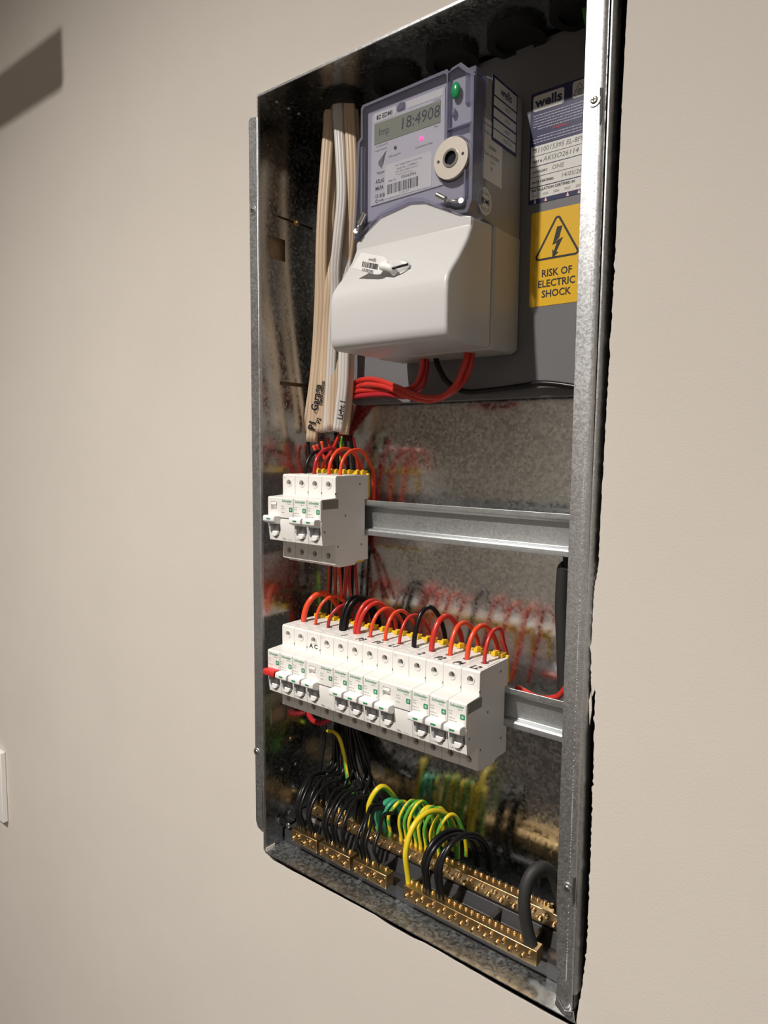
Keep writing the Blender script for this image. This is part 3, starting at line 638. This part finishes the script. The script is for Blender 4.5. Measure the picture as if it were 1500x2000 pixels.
bm_ = MB(); bm_.prism_y([(184.0, 294), (188.5, 294), (186.0, 285.0), (180.3, 280.0)], 19.5, 19.6).prism_y([(180.3, 280.0), (184.2, 281.2), (189.3, 284.8), (185.2, 283.4)], 19.5, 19.6).prism_y([(184.0, 280.9), (189.3, 284.8), (183.6, 273.6), (181.6, 274.6)], 19.5, 19.6).prism_y([(180.3, 276.6), (181.9, 274.6), (185.6, 273.4), (180.6, 269.0)], 19.5, 19.6)
bm_.build('lightning_bolt', M['ink'], ws)
for s, z in (('RISK OF', 257.7), ('ELECTRIC', 249.2), ('SHOCK', 240.8)): textm(s, 5.9, (184.6, 19.6, z), (1, 0, 0), (0, 0, 1), M['ink'], 'warning_text', ws, bold=0.02, stretch=0.93)
cs = thing('certification_sticker', (188, 19.8, 316), 'blue and white certification sticker with handwritten rows on the grey plate', 'sticker')
MB().prism_y(rrect(157.2, 219, 316, 405, 1.5), 19.7, 19.95).build('sticker_sheet', M['navy'], cs)
def pnl(x0, x1, z0, z1, r=1.0, y=19.6, m_='paper'): MB().prism_y(rrect(x0, x1, z0, z1, r), y, 19.7).build('white_panel', M[m_], cs)
pnl(159.4, 186.5, 390.0, 402.5, 2); pnl(193.5, 217, 390.8, 403.5, 2)
def sx(s, size, x, z, m_='ink', **k): return textm(s, size, (x, 19.55, z), (1, 0, 0), (0, 0, 1), M[m_], 'sticker_text', cs, **k)
sx('wells', 7.4, 173.2, 396.3, 'navy', bold=.035, stretch=1.12)
tr2 = MB(); a_, b_ = rtri(199.5, 395.6, 6.5, .9, 4), rtri(199.5, 395.6, 5.6, .6, 4); n = len(a_)
tr2.add([(x, 19.5, z) for x, z in a_]+[(x, 19.5, z) for x, z in b_], [(i, (i+1) % n, n+(i+1) % n, n+i) for i in range(n)]).ring((199.5, 19.5, 395.3), (0, -1, 0), 1.6, 2.0, .05, 20).ring((199.5, 19.5, 395.3), (0, -1, 0), .6, 1.0, .05, 14)
tr2.build('triangle_mark', M['navy'], cs)
tl = MB(); rq = random.Random(11)
for i, z in enumerate((386.6, 384.4, 382.2, 380.0, 377.8, 375.6, 369.6, 367.4, 365.2)):
    x = 160+(4 if i in (5, 6) else 0); xe = 214-(12 if i in (5, 8) else 0)
    while x < xe:
        w_ = rq.uniform(.8, 3.2); tl.box(x, min(x+w_, xe), 19.6, 19.68, z-.38, z+.38); x += w_+.55
tl.build('small_print', mat('small_print', (.42, .42, .52), .5), cs)
sx('WARNING', 2.0, 184, 373.0, 'redink', bold=.02)
rows = [(354.6, 'No.', '6110015395 EL-8F9', 5.0), (346.4, 'CERT #', 'AKI3O26114', 5.0), (338.0, 'CATEGORY', 'ONE', 4.4), (329.8, 'DATE CERTIFIED', '14/05/26', 4.4)]
for z, a, b, hs in rows:
    pnl(158.6, 218, z, z+7.7, .4)
    sx(a, 1.9, 160.0, z+(5.4 if a == 'No.' else 3.4), 'ink', align='LEFT', bold=.03)
    xx = {'No.': 161.2, 'CERT #': 169.5, 'CATEGORY': 177.5, 'DATE CERTIFIED': 185.5}[a]
    sx(b, hs*.78, xx, z+3.9, 'greyink', align='LEFT', shear=.2, stretch=0.98 if a == 'No.' else 1.05)
pnl(158.6, 218, 319.8, 329.0, .4)
sx('INSTALLATION CERTIFIED IN', 2.1, 160, 326.8, 'ink', align='LEFT', bold=.03, stretch=1.0)
for i, yy in enumerate(('2024', '2025', '2026', '2027', '2028')): sx(yy, 1.9, 163+9.6*i, 322.6, 'greyink')
for i in range(5):
    x = 163+9.6*i
    if i == 2: continue
    MB().prism_y([(x-.6, 316.4), (x+1.6, 316.4), (x+.3, 320.0)], 19.5, 19.6).build('tick_mark', M['paper'], cs); MB().prism_y([(x-1.5, 316.4), (x-.6, 316.4), (x+.3, 320.0)], 19.45, 19.6).build('tick_mark', M['redink'], cs)

# ================================================================= CABLES AND WIRES
def wire(name, pts, r, mk, label, cat='wire', group=None, n=10, ns=8, stripe=False, twist=0.25, phase=0.0):
    mb = MB().tube(pts, r, n, ns, (0, 1) if stripe else None, twist=twist, phase=phase)
    o = mb.build(name, [M['gyel'], M['ggrn']] if stripe else M[mk]); return tag(o, label, cat, group)
def flatprof(w, h, n=5):
    p = []
    for cx, a0 in ((w/2-h/2, -90), (-w/2+h/2, 90)):
        for i in range(n): a = math.radians(a0+180*i/(n-1)); p.append((cx+h/2*math.cos(a), h/2*math.sin(a)))
    # shallow grooves between the three cores
    top = [(x, h/2-g) for x, g in ((w*.22, 0), (w*.16, .45), (w*.10, 0), (-w*.10, 0), (-w*.16, .45), (-w*.22, 0))]
    bot = [(-x, -z) for x, z in top]
    return p[:n]+top+p[n:]+bot
def cable(path, mk, label, w=9.6, h=4.8, wd=(0.8, 0.6, 0), name='flat_cable'):
    o = MB().tube([at(px, py, y=y) for px, py, y in path], 1, 8, 8, None, flat=flatprof(w, h), wdir=wd)
    ob = o.build(name, M[mk]); tag(ob, label, 'cable', 'flat cables dropping from the top grommet'); ORG[ob.name] = ORG[ob.name]; return ob
def c3(p): return [(480+x/2.7027, 160+y/2.7027, yy) for x, y, yy in p]
cab = []
cab.append(cable(c3([(452, 60, -4), (446, 170, -5), (428, 400, -8), (408, 700, -12), (400, 950, -12), (402, 1150, -9), (388, 1400, -6), (368, 1620, -6), (347, 1900, -4)]), 'beige', 'beige flat cable marked P1 Garage, foremost at the left of the bundle', w=12.2, h=5.6))
cab.append(cable(c3([(462, 60, 4), (458, 170, 3), (455, 400, 0), (446, 700, -4), (436, 880, -4), (444, 1060, -6), (432, 1250, -4), (424, 1450, -2), (412, 1640, -2), (398, 1850, 0)]), 'beige', 'beige flat cable marked P2 hanging just right of the Garage cable', w=11.2, h=5.4))
cab.append(cable(c3([(486, 60, -8), (487, 170, -9), (500, 380, -12), (507, 600, -14), (488, 820, -16), (474, 980, -14), (474, 1100, -10), (462, 1300, -6), (450, 1560, -2), (434, 1845, 2)]), 'whitepvc', 'white flat cable in front near the top, swinging left behind the meter corner', w=10.4, h=5.2))
cab.append(cable(c3([(545, 60, -2), (547, 170, -3), (560, 400, -6), (562, 620, -6), (545, 880, -4), (500, 1150, -2), (472, 1350, 0), (468, 1550, 0), (458, 1835, 3)]), 'beige', 'beige flat cable at the right of the bundle near the top, ending beside Light 1', w=11.8, h=5.6))
cab.append(cable(c3([(522, 60, 4), (524, 170, 3), (530, 450, 0), (534, 800, -4), (530, 1050, -4), (520, 1400, -4), (512, 1620, -4), (486, 1845, -2)]), 'whitepvc', 'white flat cable marked Light 1 at its lower end', w=11.2, h=5.4))
cab.append(cable(c3([(566, 60, 8), (568, 170, 8), (578, 400, 6), (568, 700, 6), (552, 1000, 4), (546, 1300, 3), (542, 1600, 3), (518, 1860, 4)]), 'beige', 'beige flat cable at the far right, ending behind the Light 1 cable', w=10.4, h=5.2))
cab.append(cable(c3([(440, 60, 9), (438, 170, 9), (425, 500, 6), (398, 900, 4), (388, 1200, 6), (370, 1500, 8), (345, 1700, 8), (318, 1850, 8)]), 'beige', 'beige flat cable behind the Garage cable at the far left', w=11, h=5))
cab.append(cable(c3([(500, 60, 12), (500, 300, 12), (490, 700, 10), (470, 1100, 10), (440, 1400, 10), (400, 1650, 10), (378, 1850, 10)]), 'beige', 'beige flat cable hidden at the back of the bundle', w=11, h=5))
def cab_text(o, s, size, px, py, y, px2, py2, off=3.4):
    a, b = Vector(at(px, py, y=y)), Vector(at(px2, py2, y=y)); rgt = (b-a).normalized()
    back = Vector((0.6, -0.8, 0)).normalized(); up = back.cross(rgt).normalized(); 
    textm(s, size, (a+b)/2+back*off, rgt, up, M['ink'], 'handwriting', o, bold=.035, shear=.1)
def c6(x, y): return (600+x/7.5, 640+y/7.5)
cab_text(cab[0], 'Garage', 6.8, *c6(110, 1240), -5, *c6(175, 830), 4.6)
cab_text(cab[0], 'P1', 7.5, *c6(75, 1500), -4, *c6(95, 1370), 4.6)
cab_text(cab[1], 'bedrooms', 4.2, *c6(190, 1190), -2, *c6(250, 730), 5.0)
cab_text(cab[1], 'P2', 4.2, *c6(165, 1420), -1, *c6(190, 1310), 5.0)
cab_text(cab[4], 'Light 1', 5.2, *c6(480, 1390), -3, *c6(540, 1030), 4.4)
# single cores running down behind the breakers
cores = [('orange', [(628, 862, 2), (634, 895, 6), (638, 960, 14), (642, 1100, 16), (640, 1170, 10)], 1.7, 'orange-red core leaving the P2 cable end'),
 ('red', [(662, 850, 2), (648, 880, 0), (632, 905, 2), (625, 950, 14), (630, 1100, 22)], 1.6, 'red core bending left from the Light 1 cable end'),
 ('red', [(640, 855, 10), (648, 900, 14), (655, 1000, 18), (655, 1180, 14)], 1.7, 'red core leaving the narrow white cable end'),
 ('orange', [(612, 870, 8), (620, 900, 10), (626, 1000, 18), (660, 1100, 14), (668, 1175, 10)], 1.7, 'orange-red core below the P1 Garage cable'),
 ('black', [(602, 862, 10), (604, 900, 14), (606, 1000, 20), (615, 1200, 24), (612, 1400, 20), (600, 1500, 12)], 1.8, 'black core running down at the far left behind both rows'),
 ('black', [(655, 845, 12), (660, 900, 16), (650, 1050, 24), (640, 1250, 26), (636, 1420, 22), (625, 1510, 14)], 1.8, 'black core from the cable end beside Light 1'),
 ('black', [(672, 850, 10), (680, 920, 18), (672, 1050, 26), (662, 1250, 28), (655, 1420, 24), (650, 1520, 16)], 1.8, 'black core from the Light 1 cable end'),
 ('black', [(685, 850, 14), (692, 930, 22), (690, 1050, 30), (684, 1250, 32), (672, 1420, 28), (668, 1530, 18)], 1.8, 'black core at the right of the bundle behind the upper row'),
 ('red', [(690, 855, 16), (700, 930, 26), (690, 1050, 28), (682, 1130, 20), (690, 1190, 14)], 1.7, 'red core at the right of the bundle behind the upper row'),
 ('red', [(618, 868, 14), (640, 920, 24), (672, 1060, 26), (676, 1110, 18), (672, 1190, 12)], 1.7, 'red core passing down between the two breaker rows'),
 ('darkred', [(650, 862, 16), (660, 940, 26), (690, 1060, 30), (694, 1110, 22), (700, 1190, 14)], 1.7, 'dark red core passing down between the two breaker rows')]
for mk, p, r, lab in cores: wire('insulated_core', [at(a, b, y=c) for a, b, c in p], r, mk, lab, 'wire', 'cores behind the breakers', 8)
for p, lab in (([(668, 852, 12), (664, 900, 18), (650, 1050, 34), (640, 1300, 38), (622, 1420, 36), (618, 1490, 34)], 'green and yellow earth core deep behind the breakers at the left'),):
    wire('earth_wire', [at(a, b, y=c) for a, b, c in p], 1.5, None, lab, 'wire', None, 8, 8, True)
# looping wires into the breaker tops
def loop(x0, z0, x1, h, r, mk, label, group, yp=-5, ye=16, drop=45, y0=-24.5, lean=0, name='breaker_wire'):
    zt = z0+84.6; pts = [(x0, y0+1, zt-9.0), (x0, y0-.5, zt+3), (x0+(x1-x0)*.15, y0+3.5, zt+h*.62), (x0+(x1-x0)*.5+lean, (yp+y0)/2+2, zt+h*.95), (x0+(x1-x0)*.7+lean, yp+6, zt+h*.93), (x1, ye-1, zt+h*.45), (x1, ye+6, zt-h*.2), (x1+(-6 if x1 > -20 else 4), ye+12, zt-drop)]
    return wire(name, pts, r, mk, label, 'wire', group, 12, 8)
g1, g2 = 'wires looping into the upper breakers', 'wires looping into the lower breakers'
loop(-63, 0, -60, 23, 1.9, 'black', 'black wire looping into the first upper pole', g1)
loop(-45, 0, -43, 26, 2.0, 'darkred', 'dark red wire looping into the second upper pole', g1, y0=-30)
loop(-27, 0, -24, 26, 1.8, 'orange', 'orange-red wire looping into the third upper pole', g1, y0=-28)
loop(-10, 0, -8, 25, 1.8, 'orange', 'orange-red wire looping into the rightmost upper breaker', g1, y0=-30, ye=12, drop=60)
Zt = Z2
loop(-66, Zt, -56, 27.5, 3.1, 'orange', 'thick orange-red wire looping into the red-levered main switch', g2)
loop(-48.5, Zt, -38, 27, 1.7, 'orange', 'thin orange-red wire looping into the breaker beside the main switch', g2)
loop(-31, Zt, -20, 21, 1.7, 'darkred', 'thin dark red wire looping into the breaker marked A C', g2)
loop(-14, Zt, -10, 31, 1.9, 'black', 'black wire, leftmost of the pair in the first double-width device of the lower row', g2)
loop(-10.4, Zt, -1, 31, 1.9, 'black', 'black wire, rightmost of the pair in the first double-width device of the lower row', g2)
loop(-11, Zt, -4, 28, 1.9, 'black', 'black wire arching behind the pair in the lower row', g2, y0=-19)
loop(5.2, Zt, 12, 30, 2.2, 'red', 'red wire, left of the close pair entering the first double-width device', g2)
loop(9.2, Zt, 20, 28.5, 2.2, 'red', 'red wire, right of the close pair entering the first double-width device', g2)
loop(24.7, Zt, 30, 25, 1.8, 'orange', 'orange-red wire looping into the P3 breaker', g2)
loop(43, Zt, 45, 25, 1.8, 'orange', 'orange-red wire looping into the P1 breaker', g2)
loop(60, Zt, 62, 23.5, 1.5, 'red', 'thin red wire looping into the L1 breaker', g2)
loop(76.5, Zt, 80, 34, 2.3, 'black', 'thick black wire looping into the device handwritten 2', g2)
loop(96, Zt, 99, 28.5, 2.6, 'red', 'thick red wire looping into the device handwritten 2', g2)
loop(116, Zt, 117, 25.5, 2.1, 'orange', 'orange-red wire looping into the P2 breaker', g2)
loop(133.5, Zt, 137, 26, 2.3, 'orange', 'orange-red wire looping into the P4 breaker', g2)
loop(150.5, Zt, 151, 26, 1.7, 'red', 'thin red wire looping into the L2 breaker', g2, ye=8)
# meter tails
def c2(p): return [at(620+x/2.5, 380+y/2.5, y=yy) for x, y, yy in p]
tg_ = 'red meter tails under the meter'
wire('meter_tail', c2([(728, 690, -18), (730, 770, -18), (718, 830, -20), (670, 935, -22), (600, 990, -20), (500, 985, -14), (390, 940, -6), (290, 905, 2), (215, 905, 6), (170, 935, 22), (150, 985, 34), (118, 1200, 38)]), 2.6, 'red', 'red meter tail from the right pair, highest of the strands at the left', 'wire', tg_, 12)
wire('meter_tail', c2([(752, 690, -12), (755, 770, -12), (735, 870, -14), (670, 955, -14), (560, 1005, -16), (440, 985, -10), (350, 945, -4), (280, 930, 0), (215, 932, 6), (165, 965, 24), (150, 1030, 34), (108, 1200, 38)]), 2.6, 'red', 'red meter tail from the right pair, second strand down at the left', 'wire', tg_, 12)
wire('meter_tail', c2([(508, 700, -8), (512, 785, -8), (508, 860, -6), (478, 930, -4), (400, 960, 0), (300, 955, 4), (205, 958, 8), (168, 985, 22), (158, 1060, 34), (98, 1200, 38)]), 2.6, 'red', 'red meter tail from the left pair, third strand down at the left', 'wire', tg_, 12)
wire('meter_tail', c2([(528, 700, -2), (532, 790, -2), (530, 860, -2), (505, 940, -6), (470, 1000, -14), (560, 1012, -22), (480, 1005, -18), (380, 990, -8), (290, 975, 2), (200, 985, 8), (162, 1010, 24), (150, 1100, 34), (88, 1200, 38)][:4]+[(430, 985, -2), (330, 975, 2), (200, 985, 8), (162, 1010, 24), (150, 1100, 34), (88, 1200, 38)]), 2.6, 'darkred', 'red meter tail from the left pair, lowest strand at the left', 'wire', tg_, 12)
wire('neutral_tail', c2([(572, 700, 0), (578, 790, 0), (592, 845, -2), (635, 915, -2), (720, 962, 2), (850, 956, 10), (1000, 936, 13), (1100, 921, 13), (1250, 938, 14), (1330, 960, 15)]), 2.6, 'black', 'black tail running right under the meter to the enclosure side', 'wire', None, 12)
# black sheathed cable at the right between the rails, red end below it
wire('sheathed_cable', [(205, 12, 150-110), (204.5, 12, 22), (204, 12, 12)], 2.6, 'sheath', 'thin black cable leaving the wrapped part behind the upper rail', 'cable')
o = MB().tube([(205, 12, 14), (203, 12, 9), (202.5, 12, -20), (204.5, 12, -50), (206.5, 12, -80), (207, 12, -90)], 6.0, 14, 8).build('taped_cable', M['sheath']); tag(o, 'thick black taped cable hanging at the right between the two rails', 'cable')
wire('red_wire', [at(1010, 1342, y=20), at(1050, 1362, y=14), at(1085, 1362, y=10), at(1104, 1345, y=6), at(1125, 1315, y=4)], 2.6, 'red', 'red wire lying just above the right end of the lower rail', 'wire')
wire('red_bottom_loop', [at(600, 1390, y=10), at(612, 1408, y=2), at(630, 1412, y=0), at(650, 1400, y=4)], 3.0, 'darkred', 'dark red loop hanging just under the left of the lower row', 'wire')
wire('black_bottom_loop', [(98, -18, Z2+4), (98, -16, Z2-7), (110, -12, Z2-7), (112, -10, Z2+4)], 2.4, 'black', 'black wire loop peeping under the middle of the lower row', 'wire')

# ================================================================= TERMINAL BARS AT THE BOTTOM
tray = thing('terminal_bar_carrier', (80, 0, ZB), 'black plastic stepped carrier under the brass terminal bars on the enclosure floor', 'carrier')
MB().prism_x([(-29.5, ZB+.3), (-29.5, -307), (-27, -306), (-12, -306), (-6, -296), (22, -296), (22, -300), (-4, -300), (-10, -310), (-26, -310), (-26, ZB+.3)], XL+1.5, XR-3).build('carrier_body', M['blackpl'], tray, .4)
for i in range(9): MB().box(XL+14+40*i, XL+18+40*i, -28, 20, -306.5 if 0 else -318, -297).build('carrier_rib', M['blackpl'], tray, .4)
MB().box(-72, -40, -8.5, -5.4, -304, -297).build('white_marker', M['greyslot'], tray)
for x, z in ((-86, -300), ): screw((x, -29.6, z), (0, -1, 0), 3, tray)
screw((-84, -5, -272), (0, -1, 0), 3, tray)
def bar(x0, x1, yf, zt, label, pitch, d=11.5, h=13.5, group='brass terminal bars', first=3.2):
    t = thing('terminal_bar', ((x0+x1)/2, yf+d/2, zt-h), label, 'terminal bar', group)
    MB().box(x0, x1, yf, yf+d, zt-h, zt).build('bar_body', M['brass'], t, .5)
    proto = None; x = x0+first; k = 0
    while x < x1-2.0:
        for which in (0, 1):
            if which == 0: c = (x, yf, zt-(4.4 if k % 2 else 9.0)); ax = (0, -1, 0)
            else: c = (x, yf+d-3.0, zt); ax = (0, 0, 1)
            mb = MB().cyl(c, ax, 2.35, 1.5, 14).cyl(tuple(Vector(c)+Vector(ax)*1.5), ax, 2.35, .8, 14, 0, 1.3)
            s = mb.build('bar_screw', M['brasscrew'], t)
        if k % 1 == 0:
            MB().cyl((x+pitch/2, yf, zt-(9.2 if k % 2 else 4.2)), (0, -1, 0), 1.5, .5, 10).build('bar_pin', M['brasscrew'], t) if pitch > 6.1 and x+pitch/2 < x1-2 else None
        x += pitch; k += 1
    return t
AY, AZ, BY, BZ = -42.5, -291.2, -5.5, -281.0
bar(-67.5, -31.0, AY, AZ, 'short brass terminal bar at the left of the front tier', 8.0)
bar(-27.5, 14.0, AY, AZ, 'short brass terminal bar in the middle of the front tier', 8.0)
bar(18.5, 60.0, AY, AZ, 'short brass terminal bar at the right of the three short front ones', 8.0)
bar(81.0, 214.3, AY, AZ, 'long brass terminal bar in the front tier, thick black cable at its right end', 5.9)
bar(-80, -57, BY, BZ, 'short brass terminal bar at the far left of the rear tier', 8.0, group='brass terminal bars')
bar(-52, -28, BY, BZ, 'short brass terminal bar second from the left of the rear tier', 8.0)
bar(-22, 2.0, BY, BZ, 'short brass terminal bar ending just before the long rear one', 8.0)
bar(7.5, 244, BY, BZ, 'long brass terminal bar in the rear tier carrying the green and yellow wires', 6.3)
# black neutral wires arching from the front short bars to behind the rear tier
ng = 'black neutral wires arching over the short brass bars'
bl = [(-63, -2), (-59.5, 0), (-55, -4), (-46, 0), (-42, 3), (-24, -3), (-18, 0), (-12, 4), (-6, 2), (3, -2), (23, 0), (28, -6), (34, -8), (45, -6)]
names_ = ['leftmost black neutral wire', 'second black neutral wire from the left', 'third black neutral wire from the left', 'fourth black neutral wire from the left', 'fifth black neutral wire from the left', 'sixth black neutral wire from the left', 'seventh black neutral wire from the left', 'eighth black neutral wire from the left', 'seventh black neutral wire from the right', 'sixth black neutral wire from the right', 'fifth black neutral wire from the right', 'fourth black neutral wire from the right', 'third black neutral wire from the right', 'last black neutral wire of the arch before the green ones']
rw = random.Random(21)
for i, (x, dx) in enumerate(bl):
    hgt = 44 - 8*i/14 + rw.uniform(-3, 3); xt = x + dx - 5
    pts = [(x, -35.5, AZ-5), (x, -36.5, AZ+5), (x-2, -38+rw.uniform(-2, 1), AZ+hgt*.55), (x-2+(xt-x)*.2, -29, AZ+hgt*.9), (xt-1, -12, AZ+hgt*1.07), (xt, 6+rw.uniform(-3, 3), AZ+hgt*1.0), (xt*.6-20, 20, AZ+hgt*.85+6), (xt*.35-42, 26+rw.uniform(-4, 8), AZ+hgt+28), (-58+rw.uniform(-9, 9), 28+rw.uniform(-6, 8), Z2-10)]
    wire('neutral_wire', pts, 1.85, 'black', names_[i]+' at the bottom left', 'wire', ng, 10, 8)
for i, (x, zz_) in enumerate(((-70, -262), (-44, -262), (-16, -262), (-62, -262), (-34, -264), (-8, -264))):
    pts = [(x, 0, BZ-4), (x, 1, BZ+6), (x-1, 6, BZ+26+rw.uniform(0, 5)), (x*.9-6, 20, BZ+38), (x*.7-22, 32, BZ+60), (-62+rw.uniform(-8, 8), 34, Z2-12)]
    wire('rear_neutral_wire', pts, 1.8, 'black', ('leftmost', 'third', 'fifth', 'second', 'fourth', 'last')[i]+' from the left of the black wires rising from the rear short bars', 'wire', 'black wires from the rear short bars', 8, 8)
# earth wires on the rear long bar
eg = 'earth wires arching over the long rear bar'
def ew(x, h, r, mk, label, xe=None, ye=34, stripe=True, tw=0.25, y0=1.0, z0=BZ, b=0, ph=0.0):
    xe = x+6 if xe is None else xe
    pts = [(x, y0, z0-5), (x, y0-.6, z0+5), (x-1, y0-2+b, z0+h*.6), (x+(xe-x)*.3, y0+5, z0+h*.97), (x+(xe-x)*.6, y0+15, z0+h*.97), (xe, ye-8, z0+h*.5), (xe+1, ye-4, z0+h*.05), (xe, ye-2, z0-10)]
    return wire('earth_wire', pts, r, mk, label, 'wire', eg, 12, 8, stripe, tw, ph)
ew(8.5, 42, 2.9, None, 'thick yellow-looking earth wire rising highest at the left end of the rear bar', xe=20, tw=0.01, y0=-3, ph=0.05)
ew(17, 27, 3.4, 'green2', 'thick plain green wire, first in the row on the rear bar', xe=24, stripe=False)
ew(24, 30, 1.9, 'teal', 'thin blue-green wire beside the thick plain green one', xe=34, stripe=False) if 'teal' in M else ew(24, 30, 2.1, 'green2', 'thin blue-green wire beside the thick plain green one', xe=34, stripe=False)
ew(31, 32, 1.9, None, 'green and yellow wire right of the two plain green ones', xe=42, tw=.5)
lab_e = ['first of the tight cluster of green and yellow wires', 'second of the tight cluster, mostly yellow', 'third of the tight cluster, mostly green', 'fourth of the tight cluster, mostly yellow', 'fifth of the tight cluster', 'last wire before the tall front loop', 'green and yellow wire under the tall front loop', 'green and yellow wire right of the tall front loop']
for i, x in enumerate((45, 51, 57, 63, 69, 75, 83, 90)):
    ew(x, 37+(i % 3)*1.6, 1.9, None, lab_e[i], xe=x+9+(i % 2)*3, tw=(.04, .09, .03, .12)[i % 4], y0=1+(i % 2))
wire('tall_earth_wire', [(82, -36, AZ-5), (81.5, -37, AZ+6), (80, -39, AZ+30), (81, -30, AZ+50), (84, -14, AZ+58), (88, 4, AZ+54), (91, 20, AZ+40), (92, 30, AZ+15), (92, 32, AZ-6)], 2.7, None, 'tall thick green and yellow loop from the left end of the long front bar', 'wire', None, 12, 8, True, -0.003, 0.05)
for i, (x, h) in enumerate(((101, 47), (104.5, 44), (115, 46), (119, 50))):
    pts = [(x, -35.5, AZ-5), (x, -36.5, AZ+5), (x-1, -38, AZ+h*.6), (x+2, -28, AZ+h*.93), (x+7, -10, AZ+h*1.02), (x+12, 8, AZ+h*.85), (x+14, 22, AZ+h*.45), (x+14, 30, AZ-4)]
    wire('neutral_wire', pts, 2.3, 'black', ('leftmost of the four black loops from the long front bar', 'second of the four black loops from the long front bar', 'third of the four black loops from the long front bar', 'rightmost of the four black loops from the long front bar')[i], 'wire', 'black loops from the long front bar', 12)
wire('main_neutral_cable', [(207.5, -36, AZ-4), at(1030, 1815, y=-36.5), at(1024, 1770, y=-37), at(1028, 1728, y=-33), at(1042, 1702, y=-26), at(1062, 1694, y=-17), at(1081, 1712, y=-9), at(1093, 1750, y=-1), at(1099, 1790, y=9), (226, 17, AZ-2)], 5.2, 'sheath', 'thick matt black cable looping from the right end of the long front bar', 'cable', None, 16, 8)
wire('earth_wire', [at(1100, 1670, y=8), at(1094, 1700, y=4), at(1089, 1745, y=2), at(1092, 1790, y=1)], 2.1, None, 'green and yellow wire dropping to the rear bar beside the right steel lip', 'wire', None, 12, 8, True, .05)
wire('earth_wire', [at(640, 1428, y=22), at(650, 1428, y=18), at(662, 1440, y=16), at(671, 1470, y=16), at(676, 1500, y=14), at(681, 1530, y=12), at(690, 1550, y=14)], 2.2, None, 'green and yellow wire arching in the dark under the left of the lower row', 'wire', None, 10, 8, True, .06)
wire('earth_wire', [at(1140, -10, y=0), at(1142, 20, y=2), at(1150, 60, y=4), at(1165, 140, y=8)], 2.0, None, 'green and yellow wire dropping from the top right grommet behind the steel lip', 'wire', None, 10, 8, True, .05)

# ================================================================= ROOM THINGS
sw = thing('wall_switch', (-770, -58, -530), 'white switch plate on the beige wall at the left edge of the photo', 'switch')
MB().box(-812, -737, -64, -55.2, -520, -398).build('plate', M['white'], sw, 1.5, 3)
MB().box(-790, -770, -67, -63.8, -480, -440).build('rocker', M['white2'], sw, 1)
pl = thing('shadow_caster', (-1250, -300, 730), 'slim white bar added outside the frame to cast the shadow band on the wall', 'shadow caster')  # added unseen bar, hung there only to throw the shadow at upper left
MB().box(-2200, -398, -306, -294, 731, 783).build('caster_bar', M['white'], pl)
for x in (-1950, -1000): MB().cyl((x, -300, 783), (0, 0, 1), 0.8, ZO-783, 6).build('suspension_wire', M['steel'], pl)
def downlight(x, y, z, w, label, soft=0.025):
    t = thing('downlight', (x, y, z), label, 'ceiling lamp')
    MB().ring((x, y, z+12), (0, 0, -1), 42, 55, 5, 40).build('trim_ring', M['white'], t)
    MB().cyl((x, y, z+9.5), (0, 0, 1), 42, 2, 32).build('diffuser', M['lampglow'], t)
    li = bpy.data.lights.new('downlight_lamp', 'SPOT'); li.spot_size = math.radians(141); li.spot_blend = 1.0; li.shadow_soft_size = soft; li.energy = w; li.color = LAMP_C
    o = bpy.data.objects.new('downlight_lamp', li); COL.objects.link(o); o.parent = t; o.location = (0, 0, -0.004)
downlight(*LAMP, LAMP_W, 'round recessed ceiling downlight in front of the enclosure')
downlight(-420, -2700, 1338, FILL_W*20, 'added unseen fill lamp at the back left of the room, lightening the shadows', 0.04)  # added fill lamp, lifts the main downlight's shadows
downlight(1600, -1900, 1338, FILL_W*34, 'round recessed ceiling downlight at the back right of the room', 0.04)
